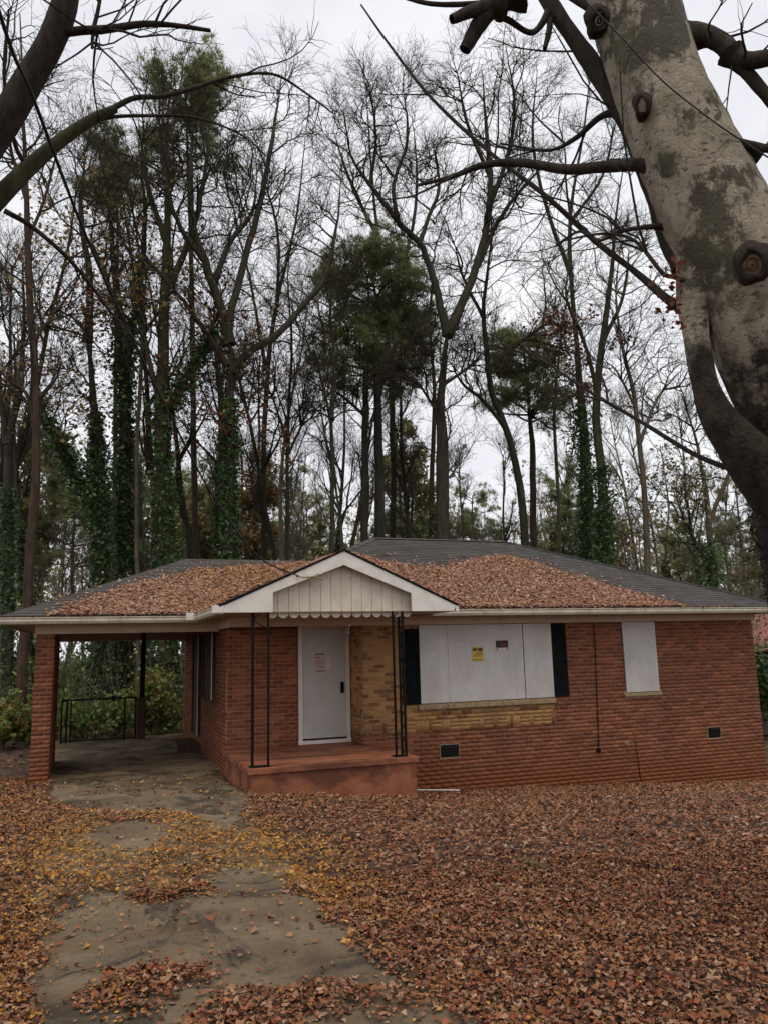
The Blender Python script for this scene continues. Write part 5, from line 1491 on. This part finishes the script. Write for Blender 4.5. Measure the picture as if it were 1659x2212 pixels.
def leaf_cloud(name, pos, size, yellow, templ, g, tilt, mat='leaf', label=None, cat=None, parent=None, dry=1.0, pal=None, lay=None):
    n = len(pos)
    parts = []
    which = g.integers(0, len(templ), n)
    VV, TT, CCc, off = [], [], [], 0
    pal = LC if pal is None else pal
    cols = pal[g.integers(0, len(pal), n)]
    ycol = LY[g.integers(0, len(LY), n)]
    isy = g.uniform(size=n) < yellow
    cols = np.where(isy[:, None], ycol, cols) * (1 + .16 * g.normal(size=(n, 1))) * dry
    cols = np.clip(cols, .01, .6)
    for w_, (tv, tf) in enumerate(templ):
        m_ = which == w_
        if not m_.any(): continue
        k_ = m_.sum()
        sc = np.stack([size[0] + (size[1] - size[0]) * g.uniform(0, 1, k_) ** 1.6 * g.uniform(.8, 1.25, k_)] * 3, -1) * np.stack([np.ones(k_), g.uniform(.6, 1., k_), g.uniform(-1.0, 3.2, k_)], -1)
        RM = rand_rot(k_, tilt, g)
        if lay is not None: RM = lay[None] @ RM
        V, F = scatter(tv, tf, pos[m_], RM, sc * np.where(isy[m_], .72, 1.0)[:, None])
        VV.append(V); TT.append(F + off); off += len(V); CCc.append(np.repeat(cols[m_], len(tv), 0))
    o = arr_obj(name, np.concatenate(VV), M[mat], parent, tris=np.concatenate(TT), colors=np.concatenate(CCc))
    return tag(o, label, cat, kind='stuff')

def ell(X, Y, cx, cy, rx, ry):
    return ((X - cx) / rx) ** 2 + ((Y - cy) / ry) ** 2

def poly_in(X, Y, poly):
    inside = np.zeros(X.shape, bool); n = len(poly)
    for i in range(n):
        x1, y1 = poly[i]; x2, y2 = poly[(i + 1) % n]
        c = ((y1 > Y) != (y2 > Y)) & (X < (x2 - x1) * (Y - y1) / (y2 - y1 + 1e-12) + x1)
        inside ^= c
    return inside

def clear_amount(X, Y):
    """1 where the concrete lies bare"""
    wx = X + .10 * vnoise(X, Y, 2.2, 3.) + .05 * vnoise(X, Y, 7., 1.); wy = Y + .16 * vnoise(X, Y, 2.0, 8.) + .06 * vnoise(X, Y, 6.5, 4.)
    apron = poly_in(wx, wy, [(-.62, 16), (-.55, 13.4), (-.12, 11.4), (.45, 10.7), (1.0, 10.5), (1.25, 9.9), (1.28, 8.75), (1.66, 8.75), (1.80, 10.2), (2.28, 12.0), (2.3, 16)])
    patch = ell(wx, wy, .42, 9.05, .42, .88) < 1
    slab = poly_in(wx, wy, [(-.14, 6.45), (.10, 6.62), (.5, 6.12), (.78, 6.25), (1.04, 6.78), (1.38, 6.75), (1.52, 6.2), (1.50, 5.3), (1.52, 4.5), (1.64, 3.4), (1.6, 1.5), (-.2, 1.5), (-.22, 3.4), (-.2, 4.6), (-.26, 5.6)])
    pile = (ell(wx, wy, .36, 4.52, .33, .26) < 1) | (ell(wx, wy, .92, 4.0, .42, .19) < 1) | (ell(wx, wy, 1.3, 3.85, .3, .12) < 1)
    return (apron | patch | (slab & ~pile)).astype(float)

gl = np.random.default_rng(900)
def sample_ground(n, y0, y1, padl=120):
    Y = np.sqrt(gl.uniform(y0 ** 2, y1 ** 2, n))
    px = gl.uniform(-padl, 1659 + padl, n)
    d0, d1 = ray(0, 1800), ray(1659, 1800)
    s_ = np.interp(px, [0, 1659], [d0[0] / d0[1], d1[0] / d1[1]])
    s2 = CF + CR * ((px - PW / 2) / FPX)[:, None] - CU * ((1900 - PH / 2) / FPX)
    return s2[:, 0] / s2[:, 1] * Y, Y

def yellow_zone(X, Y):
    return np.clip(1.4 * np.exp(-ell(X, Y, 1.65, 7.4, .55, 1.5)) + .95 * np.exp(-ell(X, Y, .25, 8.2, .8, 1.9)) + .8 * np.exp(-ell(X, Y, 1.2, 9.6, .5, 1.2)) + .25 * (X < 0.2) + .04, 0, .95)

def litter(name, n, y0, y1, templ, size, tilt, label, lift):
    X, Y = sample_ground(n, y0, y1)
    c = clear_amount(X + gl.normal(size=n) * .035, Y + gl.normal(size=n) * .08)
    onhouse = ((X > 2.25) & (X < 5.08) & (Y > 12.25)) | ((X > XP) & (X < XR + .1) & (Y > YF - .03)) | ((X > -1.0) & (X < 2.4) & (Y > 15.4)) | ((X > XL - .1) & (Y > YD - .05) & (X < XR))
    keep = (gl.uniform(size=n) > c * .982) & ~onhouse
    # thin the litter a little in patches so soil shows
    keep &= gl.uniform(size=n) < np.clip(.86 + .35 * vnoise(X, Y, 1.3, 6.), .45, 1)
    X, Y = X[keep], Y[keep]
    dl, dr = drive_edges(Y)
    z = zground(X, Y) + np.where((X > dl) & (X < dr) & (Y < 15.6), .05, 0) + lift[0] + gl.uniform(0, lift[1], len(X)) ** 1.0 * (1 - clear_amount(X, Y))
    pos = np.stack([X, Y, z], -1)
    return leaf_cloud(name, pos, size, yellow_zone(X, Y), templ, gl, tilt, label=label, cat='leaves')
litter('fallen_leaves', 105000, 2.4, 6.4, T_NEAR, (.02, .056), .6, 'thick brown leaf litter on the near yard', (.006, .035))
litter('fallen_leaves', 150000, 6.2, 17, T_FAR, (.035, .078), .7, 'thick brown leaf litter between driveway and house wall', (.006, .045))
X = gl.uniform(-14, 30, 9000); Y = gl.uniform(17, 40, 9000)
ok = ~((X > -1.2) & (X < 14.3) & (Y < 22.9)); X, Y = X[ok], Y[ok]
leaf_cloud('woodland_litter', np.stack([X, Y, zground(X, Y) + .02], -1), (.1, .2), np.full(len(X), .25), T_FAR, gl, .6, label='leaf litter on the woodland floor behind the house', cat='leaves')

# leaves lying on the roof, flat on its slope
def rx_(a): return np.array([[1, 0, 0], [0, math.cos(a), -math.sin(a)], [0, math.sin(a), math.cos(a)]])
def ry_(a): return np.array([[math.cos(a), 0, math.sin(a)], [0, 1, 0], [-math.sin(a), 0, math.cos(a)]])
LAY_F, LAY_L = rx_(math.atan(SL)), ry_(-math.atan(GSL))
def roof_pts(plane_pt, plane_n, poly_px, n, g):
    """random points on a roof plane inside an outline"""
    poly = []
    for (x, y) in poly_px:
        d = ray(x, y); t = (plane_pt @ plane_n) / (d @ plane_n); poly.append((d * t)[:2])
    poly = np.array(poly)
    X = g.uniform(poly[:, 0].min(), poly[:, 0].max(), n); Y = g.uniform(poly[:, 1].min(), poly[:, 1].max(), n)
    wx = X + .14 * vnoise(X, Y, 2.4, 2.) + .05 * vnoise(X, Y, 9., 5.); wy = Y + .12 * vnoise(X, Y, 2.7, 9.) + .05 * vnoise(X, Y, 8., 1.)
    m_ = poly_in(wx, wy, [tuple(p) for p in poly]) | (poly_in(X + .5 * g.normal(size=n), Y + .3 * g.normal(size=n), [tuple(p) for p in poly]) & (g.uniform(size=n) < .10))
    X, Y = X[m_], Y[m_]
    Z = plane_pt[2] - ((X - plane_pt[0]) * plane_n[0] + (Y - plane_pt[1]) * plane_n[1]) / plane_n[2]
    return np.stack([X, Y, Z], -1)
n_front = norm(np.array([0, -SL, 1.0])); p_front = np.array([EX0, EY0, EZ])
P1 = roof_pts(p_front, n_front, [(700, 1205), (760, 1195), (850, 1220), (905, 1226), (955, 1230), (1000, 1216), (1045, 1206), (1092, 1202), (1150, 1215), (1210, 1238), (1300, 1262), (1390, 1288), (1490, 1312), (1500, 1326), (950, 1328), (800, 1300)], 80000, gl)
P1 = P1[(P1[:, 1] > EY0 - .02) & (P1[:, 2] > EZ - .02)]
zgab = GZ - np.abs(P1[:, 0] - GXC) * GSL
P1 = P1[(P1[:, 2] > zgab - .02) | (np.abs(P1[:, 0] - GXC) > 2.05)]
P1[:, 2] += gl.uniform(.012, .055, len(P1))
leaf_cloud('roof_leaves', P1, (.05, .105), np.full(len(P1), .12), T_FAR, gl, .45, dry=.92, pal=ROOFC, lay=LAY_F, label='drift of brown leaves on the main roof right of the gable', cat='leaves')
n_c = norm(np.array([0, -CSL, 1.0])); p_c = np.array([CX0, CY0, EZ])
P2 = roof_pts(p_c, n_c, [(95, 1336), (150, 1312), (235, 1280), (330, 1254), (440, 1230), (560, 1224), (700, 1214), (690, 1300), (430, 1340), (300, 1342)], 60000, gl)
P2 = P2[(P2[:, 1] > CY0 - .02)]
zm = EZ + SL * np.minimum(P2[:, 0] - EX0, P2[:, 1] - EY0)
P2[:, 2] = np.where(P2[:, 0] > EX0, np.maximum(P2[:, 2], zm), P2[:, 2])
P2[:, 2] += gl.uniform(.015, .055, len(P2))
leaf_cloud('roof_leaves', P2, (.05, .10), np.clip(.12 + .28 * (P2[:, 0] - 1.) / 2., .08, .45), T_FAR, gl, .45, dry=.92, pal=ROOFC, lay=LAY_F, label='drift of orange leaves on the carport roof', cat='leaves')
X = gl.uniform(1.86, 3.2, 2600); Y = gl.uniform(12.4, 15.3, 2600)
zz = np.maximum(EZ + (X - GXL) * GSL + .03, np.where(Y > EY0 + (X - EX0), EZ + SL * (X - EX0), -9))
P3 = np.stack([X, Y, zz + gl.uniform(.01, .03, len(X))], -1); P3 = P3[(Y > 12.9 + (X - 1.84) * .4)]
leaf_cloud('roof_leaves', P3, (.06, .11), np.full(len(P3), .6), T_FAR, gl, .45, dry=.95, pal=ROOFC, lay=LAY_L, label='yellow leaves on the left slope of the entry gable', cat='leaves')
# leaves caught in the gutters
X = np.concatenate([gl.uniform(5.9, 13.2, 420), gl.uniform(-1.3, 1.7, 120)]); Y = np.concatenate([np.full(420, 13.40), np.full(120, 15.06)])
leaf_cloud('gutter_leaves', np.stack([X, Y + gl.normal(size=len(X)) * .03, .665 + gl.uniform(0, .035, len(X))], -1), (.06, .12), np.full(len(X), .15), T_FAR, gl, .9, label='leaves poking out of the front gutters', cat='leaves')

# single leaves that can be picked out on the bare concrete
LM = []
for q in range(6):
    tv, tf = T_NEAR[q % 3]
    c = (LC if q % 3 else LY)[gl.integers(0, 5)]
    LM.append(fast_mesh('leaf', tv * np.array([1, 1, .5 + .3 * q]), tris=tf, colors=np.repeat(c[None], len(tv), 0)))
    LM[-1].materials.append(M['leaf'])
cnt = 0
while cnt < 170:
    Yv = float(np.sqrt(gl.uniform(3.3 ** 2, 14.5 ** 2))); Xv = gl.uniform(-.5, 2.2)
    if clear_amount(np.array([Xv]), np.array([Yv]))[0] < .5: continue
    l_, r_ = drive_edges(np.array([Yv]))
    if not (l_[0] + .06 < Xv < r_[0] - .06): continue
    o = bpy.data.objects.new('leaf', LM[int(gl.integers(0, 6))]); col.objects.link(o); o.parent = driveway
    zz = float(zground(Xv, Yv)) + .055
    if Yv > 13.6: zz = max(zz, -2.15)
    o.location = (Xv, Yv, zz); s_ = gl.uniform(.045, .10); o.scale = (s_, s_ * gl.uniform(.6, 1), s_)
    o.rotation_euler = (gl.normal(0, .25), gl.normal(0, .25), gl.uniform(0, 6.28)); cnt += 1


# a few green weeds pushing through the lawn leaves
for lab, px, py in (('small green weed tuft in the middle of the leafy lawn', 1142, 1885),):
    d = ray(px, py); t = np.linspace(2, 40, 4000); P = d[None] * t[:, None]
    q = P[np.argmax(P[:, 2] < zground(P[:, 0], P[:, 1]))]
    gw = np.random.default_rng(int(px))
    w_ = empty('weed_tuft', q, lab, 'weed')
    n = 45
    pos = q + np.stack([gw.normal(0, .13, n), gw.normal(0, .13, n), gw.uniform(.03, .09, n)], -1)
    lv = leaves_at(pos, (.025, .055), [(.10, .12, .03), (.14, .15, .045), (.08, .09, .03)], gw, 1.0)
    arr_obj('foliage', lv[0], M['foliage'], w_, quads=lv[1], colors=lv[2])
# scraps of white gutter lying at the wall base
tag(MB().tube([(5.35, 13.45, -2.475), (5.8, 13.5, -2.525), (6.35, 13.52, -2.575)], .012, 6).build('downspout_scrap', M['white']), 'white length of pipe lying on leaves below the left crawl vent', 'pipe')
